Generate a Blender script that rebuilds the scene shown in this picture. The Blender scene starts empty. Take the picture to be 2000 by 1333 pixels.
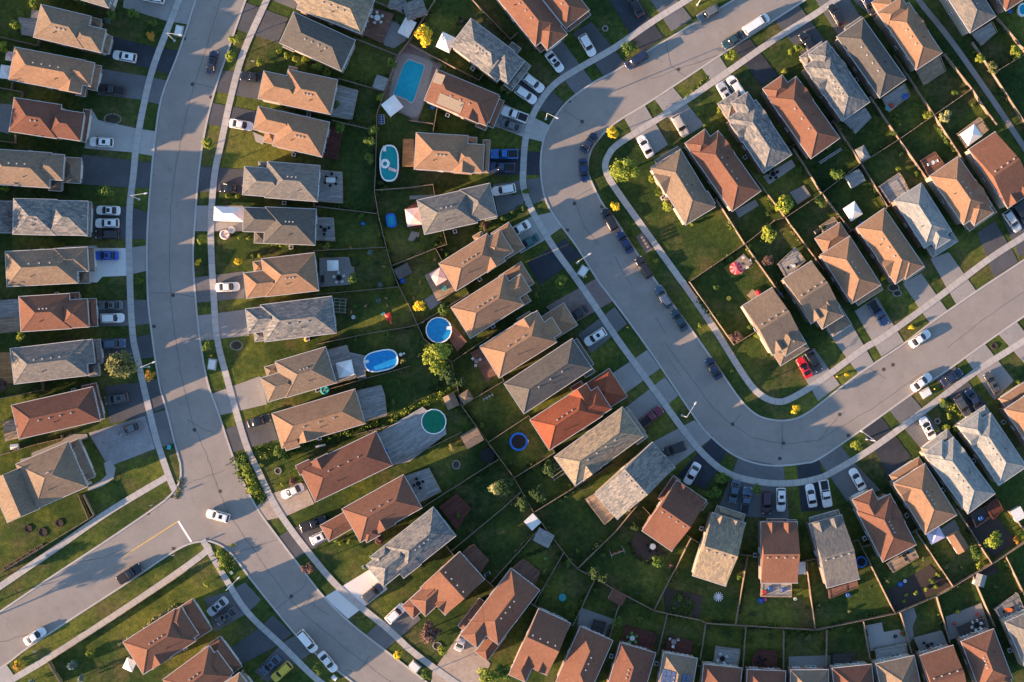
import bpy, math, random
from mathutils import Vector, Matrix
from mathutils.geometry import tessellate_polygon
R = math.radians
random.seed(7)
scene = bpy.context.scene
col = scene.collection
# ---------------------------------------------------------------- camera
H = 340.0
cam_d = bpy.data.cameras.new('camera'); cam = bpy.data.objects.new('camera', cam_d); col.objects.link(cam)
cam.location = (-5.0, -2.35, H)
FOC = 36 * 340.05 / 200.0
cam_d.lens = FOC; cam_d.sensor_width = 36; cam_d.sensor_fit = 'HORIZONTAL'
cam_d.clip_start = 5; cam_d.clip_end = 6000
bz = cam.location.normalized(); bx = Vector((0, 1, 0)).cross(bz).normalized(); by = bz.cross(bx)
CR = Matrix((bx, by, bz)).transposed()
cam.rotation_euler = CR.to_euler()
scene.camera = cam
# ---------------------------------------------------------------- light
SUN_EL, SUN_AZ = 12.7, 22.5            # low evening sun from the left, a little below
world = bpy.data.worlds.new('World'); scene.world = world; world.use_nodes = True
wn = world.node_tree
sky = wn.nodes.new('ShaderNodeTexSky'); sky.sky_type = 'NISHITA'; sky.sun_disc = False
sky.ozone_density = 2.6; sky.dust_density = 0.6; sky.sun_elevation = R(SUN_EL); sky.sun_rotation = R(247.5)
bg = wn.nodes['Background']; bg.inputs['Strength'].default_value = 0.122
wn.links.new(sky.outputs[0], bg.inputs[0])
sd = bpy.data.lights.new('sun', 'SUN'); sd.energy = 5.0; sd.angle = R(0.5); sd.color = (1.0, 0.64, 0.38)
sun = bpy.data.objects.new('sun', sd); col.objects.link(sun)
sdir = Vector((-math.cos(R(SUN_EL)) * math.cos(R(SUN_AZ)), -math.cos(R(SUN_EL)) * math.sin(R(SUN_AZ)), math.sin(R(SUN_EL))))
sun.rotation_euler = sdir.to_track_quat('Z', 'Y').to_euler()
sun.location = sdir * 300
scene.view_settings.view_transform = 'Standard'; scene.view_settings.look = 'None'
scene.view_settings.exposure = 1.76; scene.view_settings.gamma = 1.0

def at(px, py, z=0.0):
    d = CR @ Vector(((px - 1000) / 2000 * 36 / FOC, -(py - 666.5) / 2000 * 36 / FOC, -1))
    t = (z - cam.location.z) / d.z
    p = cam.location + d * t
    return Vector((p.x, p.y, z))

# ---------------------------------------------------------------- materials
MATS = {}
def nn(nt, t, **kw):
    n = nt.nodes.new(t)
    for k, v in kw.items(): setattr(n, k, v)
    return n
def base(name, rough=0.8, spec=0.3, metal=0.0):
    m = bpy.data.materials.new(name); m.use_nodes = True
    b = m.node_tree.nodes['Principled BSDF']
    b.inputs['Roughness'].default_value = rough
    b.inputs['Specular IOR Level'].default_value = spec
    b.inputs['Metallic'].default_value = metal
    MATS[name] = m
    return m, m.node_tree, b
def plain(name, c, rough=0.6, spec=0.3, metal=0.0, var=0.12, scale=3.0):
    """one colour with a light procedural unevenness"""
    m, nt, b = base(name, rough, spec, metal)
    tc = nn(nt, 'ShaderNodeTexCoord'); nz = nn(nt, 'ShaderNodeTexNoise'); nz.inputs['Scale'].default_value = scale
    nz.inputs['Detail'].default_value = 4
    rp = nn(nt, 'ShaderNodeValToRGB')
    rp.color_ramp.elements[0].color = (*[x * (1 - var) for x in c], 1); rp.color_ramp.elements[0].position = .3
    rp.color_ramp.elements[1].color = (*[min(1, x * (1 + var)) for x in c], 1); rp.color_ramp.elements[1].position = .7
    nt.links.new(tc.outputs['Object'], nz.inputs['Vector']); nt.links.new(nz.outputs[0], rp.inputs[0])
    nt.links.new(rp.outputs[0], b.inputs['Base Color'])
    return m
def noise(nt, vec, scale, detail=4, rough=.6):
    n = nn(nt, 'ShaderNodeTexNoise'); n.inputs['Scale'].default_value = scale; n.inputs['Detail'].default_value = detail
    n.inputs['Roughness'].default_value = rough
    nt.links.new(vec, n.inputs['Vector']); return n.outputs[0]
def ramp(nt, fac, stops):
    r = nn(nt, 'ShaderNodeValToRGB'); e = r.color_ramp.elements
    while len(e) < len(stops): e.new(.5)
    for i, (p, c) in enumerate(stops):
        e[i].position = p; e[i].color = (*c, 1) if len(c) == 3 else c
    nt.links.new(fac, r.inputs[0]); return r.outputs[0]
def mixc(nt, fac, a, b, mode='MIX'):
    m = nn(nt, 'ShaderNodeMix', data_type='RGBA', blend_type=mode)
    for s, v in ((0, fac), (6, a), (7, b)):
        if hasattr(v, 'links') or isinstance(v, bpy.types.NodeSocket): nt.links.new(v, m.inputs[s])
        else: m.inputs[s].default_value = v if s == 0 else (*v, 1)
    return m.outputs[2]
def mapping(nt, vec, sc):
    m = nn(nt, 'ShaderNodeMapping'); m.inputs['Scale'].default_value = sc
    nt.links.new(vec, m.inputs[0]); return m.outputs[0]
def bump(nt, b, h, st=.4, dist=.05):
    n = nn(nt, 'ShaderNodeBump'); n.inputs['Strength'].default_value = st; n.inputs['Distance'].default_value = dist
    nt.links.new(h, n.inputs['Height']); nt.links.new(n.outputs[0], b.inputs['Normal'])

def roof_mat(name, c, c2, var, mottle):
    m, nt, b = base(name, .92, .15)
    tc = nn(nt, 'ShaderNodeTexCoord'); oi = nn(nt, 'ShaderNodeObjectInfo')
    ad = nn(nt, 'ShaderNodeVectorMath', operation='ADD'); nt.links.new(tc.outputs['Object'], ad.inputs[0])
    cmb = nn(nt, 'ShaderNodeMath', operation='MULTIPLY'); cmb.inputs[1].default_value = 300
    nt.links.new(oi.outputs['Random'], cmb.inputs[0]); nt.links.new(cmb.outputs[0], ad.inputs[1])
    v = ad.outputs[0]
    # shingle courses: single tabs of slightly different tone
    br = nn(nt, 'ShaderNodeTexBrick'); br.inputs['Scale'].default_value = 1.0
    br.inputs['Brick Width'].default_value = .55 if mottle < .5 else .8; br.inputs['Row Height'].default_value = .22 if mottle < .5 else .34
    br.inputs['Mortar Size'].default_value = .012; br.inputs['Mortar Smooth'].default_value = .4; br.inputs['Bias'].default_value = 0
    br.inputs['Color1'].default_value = (*c, 1); br.inputs['Color2'].default_value = (*c2, 1)
    br.inputs['Mortar'].default_value = (*[x * .62 for x in c], 1)
    nt.links.new(v, br.inputs['Vector'])
    n1 = ramp(nt, noise(nt, mapping(nt, v, (1.0, 2.2, 1.0)), 1.7, 5, .8), [(.34, (1 - var,) * 3), (.66, (1 + var,) * 3)])
    n2 = ramp(nt, noise(nt, v, .18, 3), [(.3, (.88, .88, .9)), (.7, (1.08, 1.06, 1.04))])
    o = mixc(nt, 1.0, br.outputs[0], n1, 'MULTIPLY'); o = mixc(nt, 1.0, o, n2, 'MULTIPLY')
    nt.links.new(o, b.inputs['Base Color'])
    bump(nt, b, br.outputs[1], .25, .02)
    return m
ROOF = {
 'tan': roof_mat('tan_shingle', (.22, .165, .118), (.17, .128, .096), .16, .3),
 'orange': roof_mat('light_brown_shingle', (.275, .17, .108), (.225, .138, .088), .12, .3),
 'brown':  roof_mat('red_brown_shingle', (0.158, 0.077, 0.055), (0.133, 0.063, 0.045), .10, .3),
 'terra':  roof_mat('terracotta_shingle', (0.259, 0.081, 0.043), (0.217, 0.066, 0.036), .10, .3),
 'rust':   roof_mat('rust_shingle', (0.189, 0.095, 0.063), (0.158, 0.077, 0.053), .10, .3),
 'grey': roof_mat('grey_blend_shingle', (.185, .168, .145), (.125, .125, .125), .26, .6),
 'slate': roof_mat('slate_blend_shingle', (.225, .21, .19), (.105, .115, .125), .42, .9),
 'char': roof_mat('charcoal_tan_shingle', (.115, .105, .092), (.085, .083, .080), .12, .3),
 'light': roof_mat('pale_grey_shingle', (.28, .28, .26), (.19, .205, .205), .22, .6),
 'straw': roof_mat('straw_blend_shingle', (.285, .225, .15), (.17, .15, .125), .34, .9),
}
def ground_mat():
    m, nt, b = base('lawn', .95, .1)
    tc = nn(nt, 'ShaderNodeTexCoord'); v = tc.outputs['Object']
    big = ramp(nt, noise(nt, v, .045, 5, .65), [(.36, (.020, .042, .014)), (.5, (.044, .071, .018)), (.60, (.112, .128, .028))])
    dry = ramp(nt, noise(nt, v, .11, 6, .7), [(.50, (0, 0, 0)), (.66, (.9, .9, .9))])
    mid = ramp(nt, noise(nt, v, 1.1, 5, .75), [(.3, (.50, .56, .5)), (.7, (1.55, 1.42, 1.3))])
    fin = ramp(nt, noise(nt, v, 6, 3, .8), [(.3, (.6, .6, .6)), (.7, (1.42, 1.42, 1.42))])
    o = mixc(nt, dry, big, (.105, .090, .044))
    o = mixc(nt, 1.0, o, mid, 'MULTIPLY'); o = mixc(nt, 1.0, o, fin, 'MULTIPLY')
    nt.links.new(o, b.inputs['Base Color'])
    bump(nt, b, noise(nt, v, 3.5, 4, .8), .8, .12)
    return m
ground_mat()
def pave_mat(name, c, var=.18, stain=.35, rough=.9, streak=(1, 1, 1), spots=True):
    m, nt, b = base(name, rough, .25)
    tc = nn(nt, 'ShaderNodeTexCoord'); v = tc.outputs['Object']
    a = ramp(nt, noise(nt, v, .16, 6, .7), [(.3, (1 - var,) * 3), (.7, (1 + var,) * 3)])
    g = ramp(nt, noise(nt, v, 7, 3, .8), [(.25, (1 - var * .8,) * 3), (.75, (1 + var * .8,) * 3)])
    s = ramp(nt, noise(nt, mapping(nt, v, streak), .7, 5, .7), [(.56, (1, 1, 1)), (.74, (1 - stain,) * 3)])
    o = mixc(nt, 1.0, a, g, 'MULTIPLY'); o = mixc(nt, 1.0, o, s, 'MULTIPLY'); o = mixc(nt, 1.0, o, c, 'MULTIPLY')
    nt.links.new(o, b.inputs['Base Color'])
    bump(nt, b, noise(nt, v, 9, 3, .8), .3, .02)
    return m
pave_mat('road_asphalt', (.250, .226, .204), .13, .20)
pave_mat('asphalt_old', (.125, .125, .128), .22, .35)
pave_mat('asphalt_new', (.033, .038, .048), .28, -.4)
pave_mat('asphalt_mid', (.075, .078, .085), .25, .3)
pave_mat('concrete', (.34, .325, .305), .12, .22)
pave_mat('concrete_white', (.60, .59, .56), .08, .15)
pave_mat('apron_grey', (.26, .245, .23), .16, .28)
pave_mat('kerb_concrete', (.40, .38, .355), .12, .2)
pave_mat('soil', (.055, .042, .036), .3, .3)
pave_mat('stone_patio', (.24, .225, .21), .2, .3)
def interlock(name, c, c2, w=.5, h=.25):
    m, nt, b = base(name, .9, .2)
    tc = nn(nt, 'ShaderNodeTexCoord'); v = tc.outputs['Object']
    br = nn(nt, 'ShaderNodeTexBrick'); br.inputs['Scale'].default_value = 1; br.inputs['Brick Width'].default_value = w
    br.inputs['Row Height'].default_value = h; br.inputs['Mortar Size'].default_value = .015
    br.inputs['Color1'].default_value = (*c, 1); br.inputs['Color2'].default_value = (*c2, 1)
    br.inputs['Mortar'].default_value = (*[x * .5 for x in c], 1); nt.links.new(v, br.inputs['Vector'])
    s = ramp(nt, noise(nt, v, .5, 6, .75), [(.3, (.78,) * 3), (.7, (1.18,) * 3)])
    nt.links.new(mixc(nt, 1.0, br.outputs[0], s, 'MULTIPLY'), b.inputs['Base Color'])
    return m
interlock('pavers_brown', (.23, .175, .155), (.19, .145, .13))
interlock('pavers_grey', (.31, .30, .30), (.26, .255, .26))
interlock('pavers_sand', (.40, .33, .27), (.34, .28, .23))
def ribbon_mat():
    m, nt, b = base('sidewalk_concrete', .9, .2)
    uv = nn(nt, 'ShaderNodeUVMap'); uv.uv_map = 'UVMap'
    sp = nn(nt, 'ShaderNodeSeparateXYZ'); nt.links.new(uv.outputs[0], sp.inputs[0])
    w = nn(nt, 'ShaderNodeMath', operation='PINGPONG'); w.inputs[1].default_value = .75
    nt.links.new(sp.outputs[0], w.inputs[0])
    jt = ramp(nt, w.outputs[0], [(.02, (.6, .6, .6)), (.05, (1, 1, 1))])
    fl = nn(nt, 'ShaderNodeMath', operation='DIVIDE'); fl.inputs[1].default_value = 4.5; nt.links.new(sp.outputs[0], fl.inputs[0])
    f2 = nn(nt, 'ShaderNodeMath', operation='FLOOR'); nt.links.new(fl.outputs[0], f2.inputs[0])
    wn_ = nn(nt, 'ShaderNodeTexWhiteNoise', noise_dimensions='1D'); nt.links.new(f2.outputs[0], wn_.inputs['W'])
    sl = ramp(nt, wn_.outputs[0], [(0, (.90, .90, .92)), (1, (1.06, 1.05, 1.03))])
    tc = nn(nt, 'ShaderNodeTexCoord')
    s = ramp(nt, noise(nt, tc.outputs['Object'], .8, 6, .75), [(.3, (.86,) * 3), (.7, (1.1,) * 3)])
    o = mixc(nt, 1.0, jt, sl, 'MULTIPLY'); o = mixc(nt, 1.0, o, s, 'MULTIPLY'); o = mixc(nt, 1.0, o, (.40, .38, .355), 'MULTIPLY')
    nt.links.new(o, b.inputs['Base Color'])
ribbon_mat()
def wood_mat(name, c, board=.14):
    m, nt, b = base(name, .85, .2)
    tc = nn(nt, 'ShaderNodeTexCoord'); v = tc.outputs['Object']
    br = nn(nt, 'ShaderNodeTexBrick'); br.inputs['Scale'].default_value = 1; br.inputs['Brick Width'].default_value = 2.4
    br.inputs['Row Height'].default_value = board; br.inputs['Mortar Size'].default_value = .014
    br.inputs['Color1'].default_value = (*[x * 1.18 for x in c], 1); br.inputs['Color2'].default_value = (*[x * .80 for x in c], 1)
    br.inputs['Mortar'].default_value = (*[x * .3 for x in c], 1); nt.links.new(v, br.inputs['Vector'])
    s = ramp(nt, noise(nt, mapping(nt, v, (.5, 2, 1)), 1.6, 5, .75), [(.3, (.72,) * 3), (.7, (1.25,) * 3)])
    nt.links.new(mixc(nt, 1.0, br.outputs[0], s, 'MULTIPLY'), b.inputs['Base Color'])
wood_mat('wood_grey', (.31, .30, .285), .28); wood_mat('wood_brown', (.20, .105, .075), .28); wood_mat('wood_red', (.115, .042, .032), .28)
wood_mat('wood_tan', (.34, .25, .17), .28); wood_mat('wood_dark', (.07, .06, .055), .28); wood_mat('wood_orange', (.42, .22, .09), .28)
wood_mat('fence_wood', (.24, .185, .145), .14)
def brick_wall(name, c, c2):
    m, nt, b = base(name, .9, .2)
    tc = nn(nt, 'ShaderNodeTexCoord'); sp = nn(nt, 'ShaderNodeSeparateXYZ'); nt.links.new(tc.outputs['Object'], sp.inputs[0])
    a = nn(nt, 'ShaderNodeMath', operation='ADD'); nt.links.new(sp.outputs[0], a.inputs[0]); nt.links.new(sp.outputs[1], a.inputs[1])
    cb = nn(nt, 'ShaderNodeCombineXYZ'); nt.links.new(a.outputs[0], cb.inputs[0]); nt.links.new(sp.outputs[2], cb.inputs[1])
    br = nn(nt, 'ShaderNodeTexBrick'); br.inputs['Scale'].default_value = 1; br.inputs['Brick Width'].default_value = .24
    br.inputs['Row Height'].default_value = .08; br.inputs['Mortar Size'].default_value = .008
    br.inputs['Color1'].default_value = (*c, 1); br.inputs['Color2'].default_value = (*c2, 1)
    br.inputs['Mortar'].default_value = (.4, .38, .35, 1); nt.links.new(cb.outputs[0], br.inputs['Vector'])
    nt.links.new(br.outputs[0], b.inputs['Base Color'])
    return m
WALL = [brick_wall('red_brick', (.27, .13, .09), (.20, .10, .075)), brick_wall('buff_brick', (.42, .35, .27), (.34, .28, .21)),
        brick_wall('brown_brick', (.23, .16, .12), (.17, .12, .09)), plain('cream_siding', (.62, .58, .50), .8, .2)]
plain('white_metal', (.50, .49, .47), .45, .4); plain('window_glass', (.03, .04, .05), .08, .6, 0, .1); plain('window_frame', (.8, .8, .78), .5)
plain('garage_white', (.66, .63, .58), .6); plain('door_brown', (.16, .08, .05), .5); plain('vent_grey', (.38, .36, .34), .5, .4)
plain('tyre', (.02, .02, .02), .9); plain('rim', (.45, .45, .46), .3, .5, .8); plain('car_glass', (.010, .013, .018), .12, .5, 0, .05)
plain('lamp_red', (.5, .02, .02), .3); plain('lamp_clear', (.75, .75, .72), .2)
plain('black', (.018, .018, .02), .6); plain('galvanised', (.62, .62, .62), .4, .5, .3); plain('util_green', (.18, .28, .22), .6); plain('util_white', (.62, .63, .60), .6)
plain('cloth_white', (.80, .79, .76), .9, .1, 0, .06, .8); plain('cloth_pink', (.72, .52, .47), .9, .1); plain('cloth_lav', (.55, .52, .66), .9, .1); plain('cloth_beige', (.50, .41, .34), .9, .1)
plain('cloth_red', (.62, .04, .05), .9, .1); plain('cloth_redlight', (.72, .22, .22), .9, .1)
plain('plastic_blue', (.015, .12, .46), .5); plain('plastic_red', (.60, .05, .03), .5); plain('plastic_green', (.10, .35, .08), .5); plain('plastic_teal', (.04, .35, .38), .5)
plain('plastic_yellow', (.75, .50, .05), .5); plain('plastic_orange', (.7, .15, .03), .5); plain('plastic_pink', (.62, .1, .3), .5)
plain('trunk_bark', (.11, .08, .06), .95); plain('tar_seal', (.075, .073, .072), .7); plain('paint_white', (.75, .74, .70), .8); plain('paint_yellow', (.68, .42, .08), .8)
plain('cast_iron', (.06, .055, .05), .8); plain('stone_light', (.25, .24, .22), .9, .2, 0, .25); plain('net_black', (.012, .013, .016), .9)
plain('solar_cell', (.035, .06, .14), .2, .6, .2, .3); plain('roof_mat_beige', (.20, .17, .135), .9)
def water(name, c, c2):
    m, nt, b = base(name, .06, .5)
    tc = nn(nt, 'ShaderNodeTexCoord'); n = noise(nt, tc.outputs['Object'], 1.2, 4, .6)
    nt.links.new(ramp(nt, n, [(.35, c), (.65, c2)]), b.inputs['Base Color']); b.inputs['Specular IOR Level'].default_value = .3; bump(nt, b, noise(nt, tc.outputs['Object'], 3, 3), .12, .03)
water('water_blue', (.012, .21, .50), (.02, .27, .58)); water('water_turq', (.006, .24, .25), (.014, .29, .29)); water('water_green', (.004, .14, .075), (.006, .17, .09)); water('water_sky', (.008, .27, .38), (.012, .32, .44))
def leaf_mat(name, c, c2):
    m, nt, b = base(name, .75, .2)
    g = nn(nt, 'ShaderNodeNewGeometry')
    o = ramp(nt, g.outputs['Random Per Island'], [(0, c), (.6, c2), (1, tuple(min(1, x * 1.25) for x in c2))])
    oi = nn(nt, 'ShaderNodeObjectInfo'); hv = ramp(nt, oi.outputs['Random'], [(0, (.82, .86, .8)), (1, (1.12, 1.1, 1.0))])
    nt.links.new(mixc(nt, 1.0, o, hv, 'MULTIPLY'), b.inputs['Base Color'])
leaf_mat('leaf_green', (.040, .080, .014), (.085, .130, .022)); leaf_mat('leaf_dark', (.022, .046, .014), (.045, .075, .022))
leaf_mat('leaf_lime', (.10, .14, .018), (.21, .24, .03)); leaf_mat('leaf_yellow', (.42, .30, .02), (.62, .44, .03))
leaf_mat('leaf_olive', (.085, .095, .030), (.16, .155, .055)); leaf_mat('leaf_purple', (.065, .034, .034), (.13, .075, .065))
leaf_mat('leaf_spruce', (.055, .10, .105), (.12, .18, .18)); leaf_mat('leaf_orange', (.34, .14, .02), (.48, .27, .04)); leaf_mat('leaf_pale', (.20, .20, .08), (.34, .32, .14))
def M(n): return MATS[n] if isinstance(n, str) else n

# ---------------------------------------------------------------- mesh helpers
class MB:
    def __init__(s): s.v = []; s.f = []; s.uv = None
    def quad(s, *p):
        i = len(s.v); s.v += [tuple(x) for x in p]; s.f.append(tuple(range(i, i + len(p))))
    def box(s, x0, x1, y0, y1, z0, z1, top=1.0, mat=None):
        cx, cy = (x0 + x1) / 2, (y0 + y1) / 2
        b = [(x0, y0, z0), (x1, y0, z0), (x1, y1, z0), (x0, y1, z0)]
        t = [(cx + (x - cx) * top, cy + (y - cy) * top, z1) for x, y, _ in b]
        p = b + t
        if mat is not None: p = [tuple(mat @ Vector(q)) for q in p]
        i = len(s.v); s.v += p
        s.f += [tuple(i + k for k in q) for q in ((3, 2, 1, 0), (4, 5, 6, 7), (0, 1, 5, 4), (1, 2, 6, 5), (2, 3, 7, 6), (3, 0, 4, 7))]
    def rings(s, rs, cap0=True, cap1=True):
        n = len(rs[0]); i = len(s.v)
        for r in rs: s.v += [tuple(p) for p in r]
        for k in range(len(rs) - 1):
            for j in range(n):
                a = i + k * n + j; b = i + k * n + (j + 1) % n
                s.f.append((a, b, b + n, a + n))
        if cap0: s.f.append(tuple(i + j for j in range(n))[::-1])
        if cap1: s.f.append(tuple(i + (len(rs) - 1) * n + j for j in range(n)))
    def cyl(s, x, y, z0, z1, r0, r1=None, n=12, dx=0, dy=0):
        r1 = r0 if r1 is None else r1
        s.rings([[(x + dx * t + r * math.cos(2 * math.pi * k / n), y + dy * t + r * math.sin(2 * math.pi * k / n), z) for k in range(n)]
                 for t, z, r in ((0, z0, r0), (1, z1, r1))])
    def mesh(s, name, mat, smooth=False):
        me = bpy.data.meshes.new(name); me.from_pydata(s.v, [], s.f)
        if mat is not None: me.materials.append(M(mat))
        if smooth: me.polygons.foreach_set('use_smooth', [True] * len(me.polygons))
        me.update(); return me
def link(name, me, parent=None, loc=None, rz=None, label=None):
    o = bpy.data.objects.new(name, me); col.objects.link(o)
    if parent is not None: o.parent = parent
    if loc is not None: o.location = loc
    if rz is not None: o.rotation_euler = (0, 0, rz)
    if label: o['label'] = label
    return o
THINGS = []
def thing(name, label, cat, loc=(0, 0, 0), rz=0, group=None, me=None):
    o = bpy.data.objects.new(name, me); col.objects.link(o)
    o.location = loc; o.rotation_euler = (0, 0, rz); o['label'] = label; o['category'] = cat
    if group: o['group'] = group
    THINGS.append(o); return o
def struct(name, me, kind='structure'):
    o = bpy.data.objects.new(name, me); col.objects.link(o); o['kind'] = kind; return o
def cr(pts, n=6, closed=False):
    """Catmull-Rom through pixel points"""
    out = []; m = len(pts)
    rng = range(m) if closed else range(m - 1)
    for i in rng:
        g = (lambda k: pts[k % m]) if closed else (lambda k: pts[max(0, min(m - 1, k))])
        p0, p1, p2, p3 = g(i - 1), g(i), g(i + 1), g(i + 2)
        for k in range(n):
            t = k / n
            out.append(tuple(.5 * (2 * p1[a] + (p2[a] - p0[a]) * t + (2 * p0[a] - 5 * p1[a] + 4 * p2[a] - p3[a]) * t * t + (3 * p1[a] - p0[a] - 3 * p2[a] + p3[a]) * t ** 3) for a in (0, 1)))
    if not closed: out.append(tuple(pts[-1]))
    return out
def P(s):
    a = [float(x) for x in s.replace(',', ' ').split()]
    return list(zip(a[::2], a[1::2]))
def slab(name, pts, z0, z1, mat, kind=True, org=None):
    """flat polygon given in photo pixels on the ground, as a closed slab"""
    w = [at(x, y, 0) for x, y in pts]
    if sum(w[i - 1].x * w[i].y - w[i].x * w[i - 1].y for i in range(len(w))) < 0: w.reverse()
    c = sum(w, Vector((0, 0, 0))) / len(w)
    if org is None: org = c
    tri = tessellate_polygon([w]); n = len(w); b = MB()
    b.v = [(p.x - org.x, p.y - org.y, z1) for p in w] + [(p.x - org.x, p.y - org.y, z0) for p in w]
    for t in tri:
        a, b_, c_ = [w[k] for k in t]
        if (b_ - a).cross(c_ - a).z < 0: t = t[::-1]
        b.f.append(tuple(t))
    for i in range(n): j = (i + 1) % n; b.f.append((i + n, j + n, j, i))
    me = b.mesh(name, mat)
    return me, org
def ribbon(name, pts, wpx, z0, z1, mat, uv=False):
    w = [at(x, y, 0) for x, y in pts]; b = MB(); L = 0; us = []; hw = wpx * .05
    n = len(w)
    for i in range(n):
        d = (w[min(i + 1, n - 1)] - w[max(i - 1, 0)]).normalized(); nrm = Vector((-d.y, d.x, 0)) * hw
        if i: L += (w[i] - w[i - 1]).length
        us.append(L)
        a, c = w[i] + nrm, w[i] - nrm
        b.v += [(a.x, a.y, z1), (c.x, c.y, z1), (a.x, a.y, z0), (c.x, c.y, z0)]
    for i in range(n - 1):
        k = 4 * i; m = k + 4
        b.f += [(k, k + 1, m + 1, m), (k + 2, k, m, m + 2), (k + 1, k + 3, m + 3, m + 1)]
    me = b.mesh(name, mat)
    if uv:
        ul = me.uv_layers.new(name='UVMap')
        for l in me.loops:
            ul.data[l.index].uv = (us[l.vertex_index // 4], 0 if l.vertex_index % 2 else 1)
    return me

# ================================================================= SETTING
g = MB(); g.quad((-1500, -1500, 0), (1500, -1500, 0), (1500, 1500, 0), (-1500, 1500, 0))
struct('ground', g.mesh('ground', 'lawn'))
def curve_pts(s, n=5): return cr(P(s), n)
# street edges (kerb lines)
LS_L = "398,-60 382,0 350,100 316,190 303,270 296,340 289,430 287,500 289,583 297,655 311,749 325,800 342,868 352,905"
LS_R = "505,-60 480,0 447,95 419,180 400,258 388,340 381,430 377,500 382,583 390,660 405,745 426,805 448,872 470,930 502,993 543,1050 590,1112 635,1169 690,1222 757,1274 830,1330 880,1370"
LS_L2 = "487,1128 530,1182 578,1240 612,1273 690,1334 740,1372"
SS_U = "-80,1248 0,1195 102,1126 204,1059 301,993 330,970 346,950 353,930 352,905"
SS_D = "-60,1345 13,1297 51,1268 143,1207 242,1143 344,1075 390,1058 418,1060 450,1080 487,1128"
BD_L = "1400,20 1277,93 1200,140 1157,163 1106,201 1076,242 1060,281 1056,335 1065,389 1086,427 1127,483 1165,544 1198,588 1251,660 1302,734 1353,810 1384,849 1430,887 1475,905 1519,910 1570,905 1600,896 1677,844 1779,771 1855,720 1932,665 2000,618 2100,550"
BD_L0 = "1560,-75 1400,20"
BD_R = "1680,-70 1570,2 1404,110 1277,194 1200,242 1167,275 1152,301 1148,332 1155,355 1177,399 1200,427 1238,486 1284,554 1343,634 1404,721 1445,780 1470,805 1493,817 1526,822 1557,817 1583,803 1600,790 1677,731 1763,673 1814,634 1906,570 2000,508 2100,440"
ll = curve_pts(LS_L); lr = curve_pts(LS_R); ll2 = curve_pts(LS_L2)
me, o = slab('road', ll + [(440, 1070)] + ll2 + lr[::-1], -.05, .020, 'road_asphalt', org=Vector((0, 0, 0))); struct('road', me)
su = curve_pts(SS_U); sl_ = curve_pts(SS_D)
me, o = slab('road', su + [(400, 900), (520, 1120)] + sl_[::-1], -.05, .016, 'road_asphalt', org=Vector((0, 0, 0))); struct('road', me)
bl = curve_pts(BD_L0, 1)[:-1] + curve_pts(BD_L); brr = curve_pts(BD_R)
me, o = slab('road', bl + brr[::-1], -.05, .020, 'road_asphalt', org=Vector((0, 0, 0))); struct('road', me)
for pts in (ll, lr, ll2, su, sl_, bl, brr):
    struct('kerb', ribbon('kerb', pts, 3.4, -.05, .13, 'kerb_concrete'))
SW = ["364,-50 350,0 301,127 279,215 266,290 261,340 254,400 252,470 253,508 255,585 260,659 268,698 288,787 306,859 329,928 341,958",
      "540,-50 521,0 476,102 451,191 432,280 421,330 415,385 412,440 413,500 418,585 424,661 446,749 479,864 502,915 543,997 601,1077 668,1154 757,1228 800,1268 851,1307 920,1355",
      "-60,1186 0,1146 120,1064 217,997 326,932",
      "-40,1368 25,1327 102,1281 255,1182 395,1084 403,1066",
      "396,1055 405,1070 438,1126 484,1197 553,1263 619,1327 680,1370",
      "1420,-46 1343,0 1277,41 1200,94 1132,133 1080,168 1045,217 1027,270 1022,332 1023,368 1040,414 1081,483 1132,554 1193,644 1213,673 1284,770 1343,851 1384,897 1419,923 1455,936 1506,944 1557,943 1600,934 1626,922 1702,877 1804,803 1906,726 2000,666 2080,610",
      "1680,-35 1600,23 1506,82 1404,153 1302,222 1210,280 1188,305 1182,325 1188,345 1205,373 1256,445 1302,509 1353,580 1401,651 1455,737 1486,772 1519,785 1548,777 1600,745 1689,680 1727,658 1830,583 1932,506 2000,462 2080,408",
      ]
for i, s in enumerate(SW):
    struct('sidewalk', ribbon('sidewalk', curve_pts(s), 12.5 if i != 4 else 12, -.05, .150 + i * .004, 'sidewalk_concrete', True))
struct('path', ribbon('path', curve_pts("1760,-60 1794,0 1855,77 1932,186 2000,288 2060,380"), 11, -.05, .11, 'apron_grey'))
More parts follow.
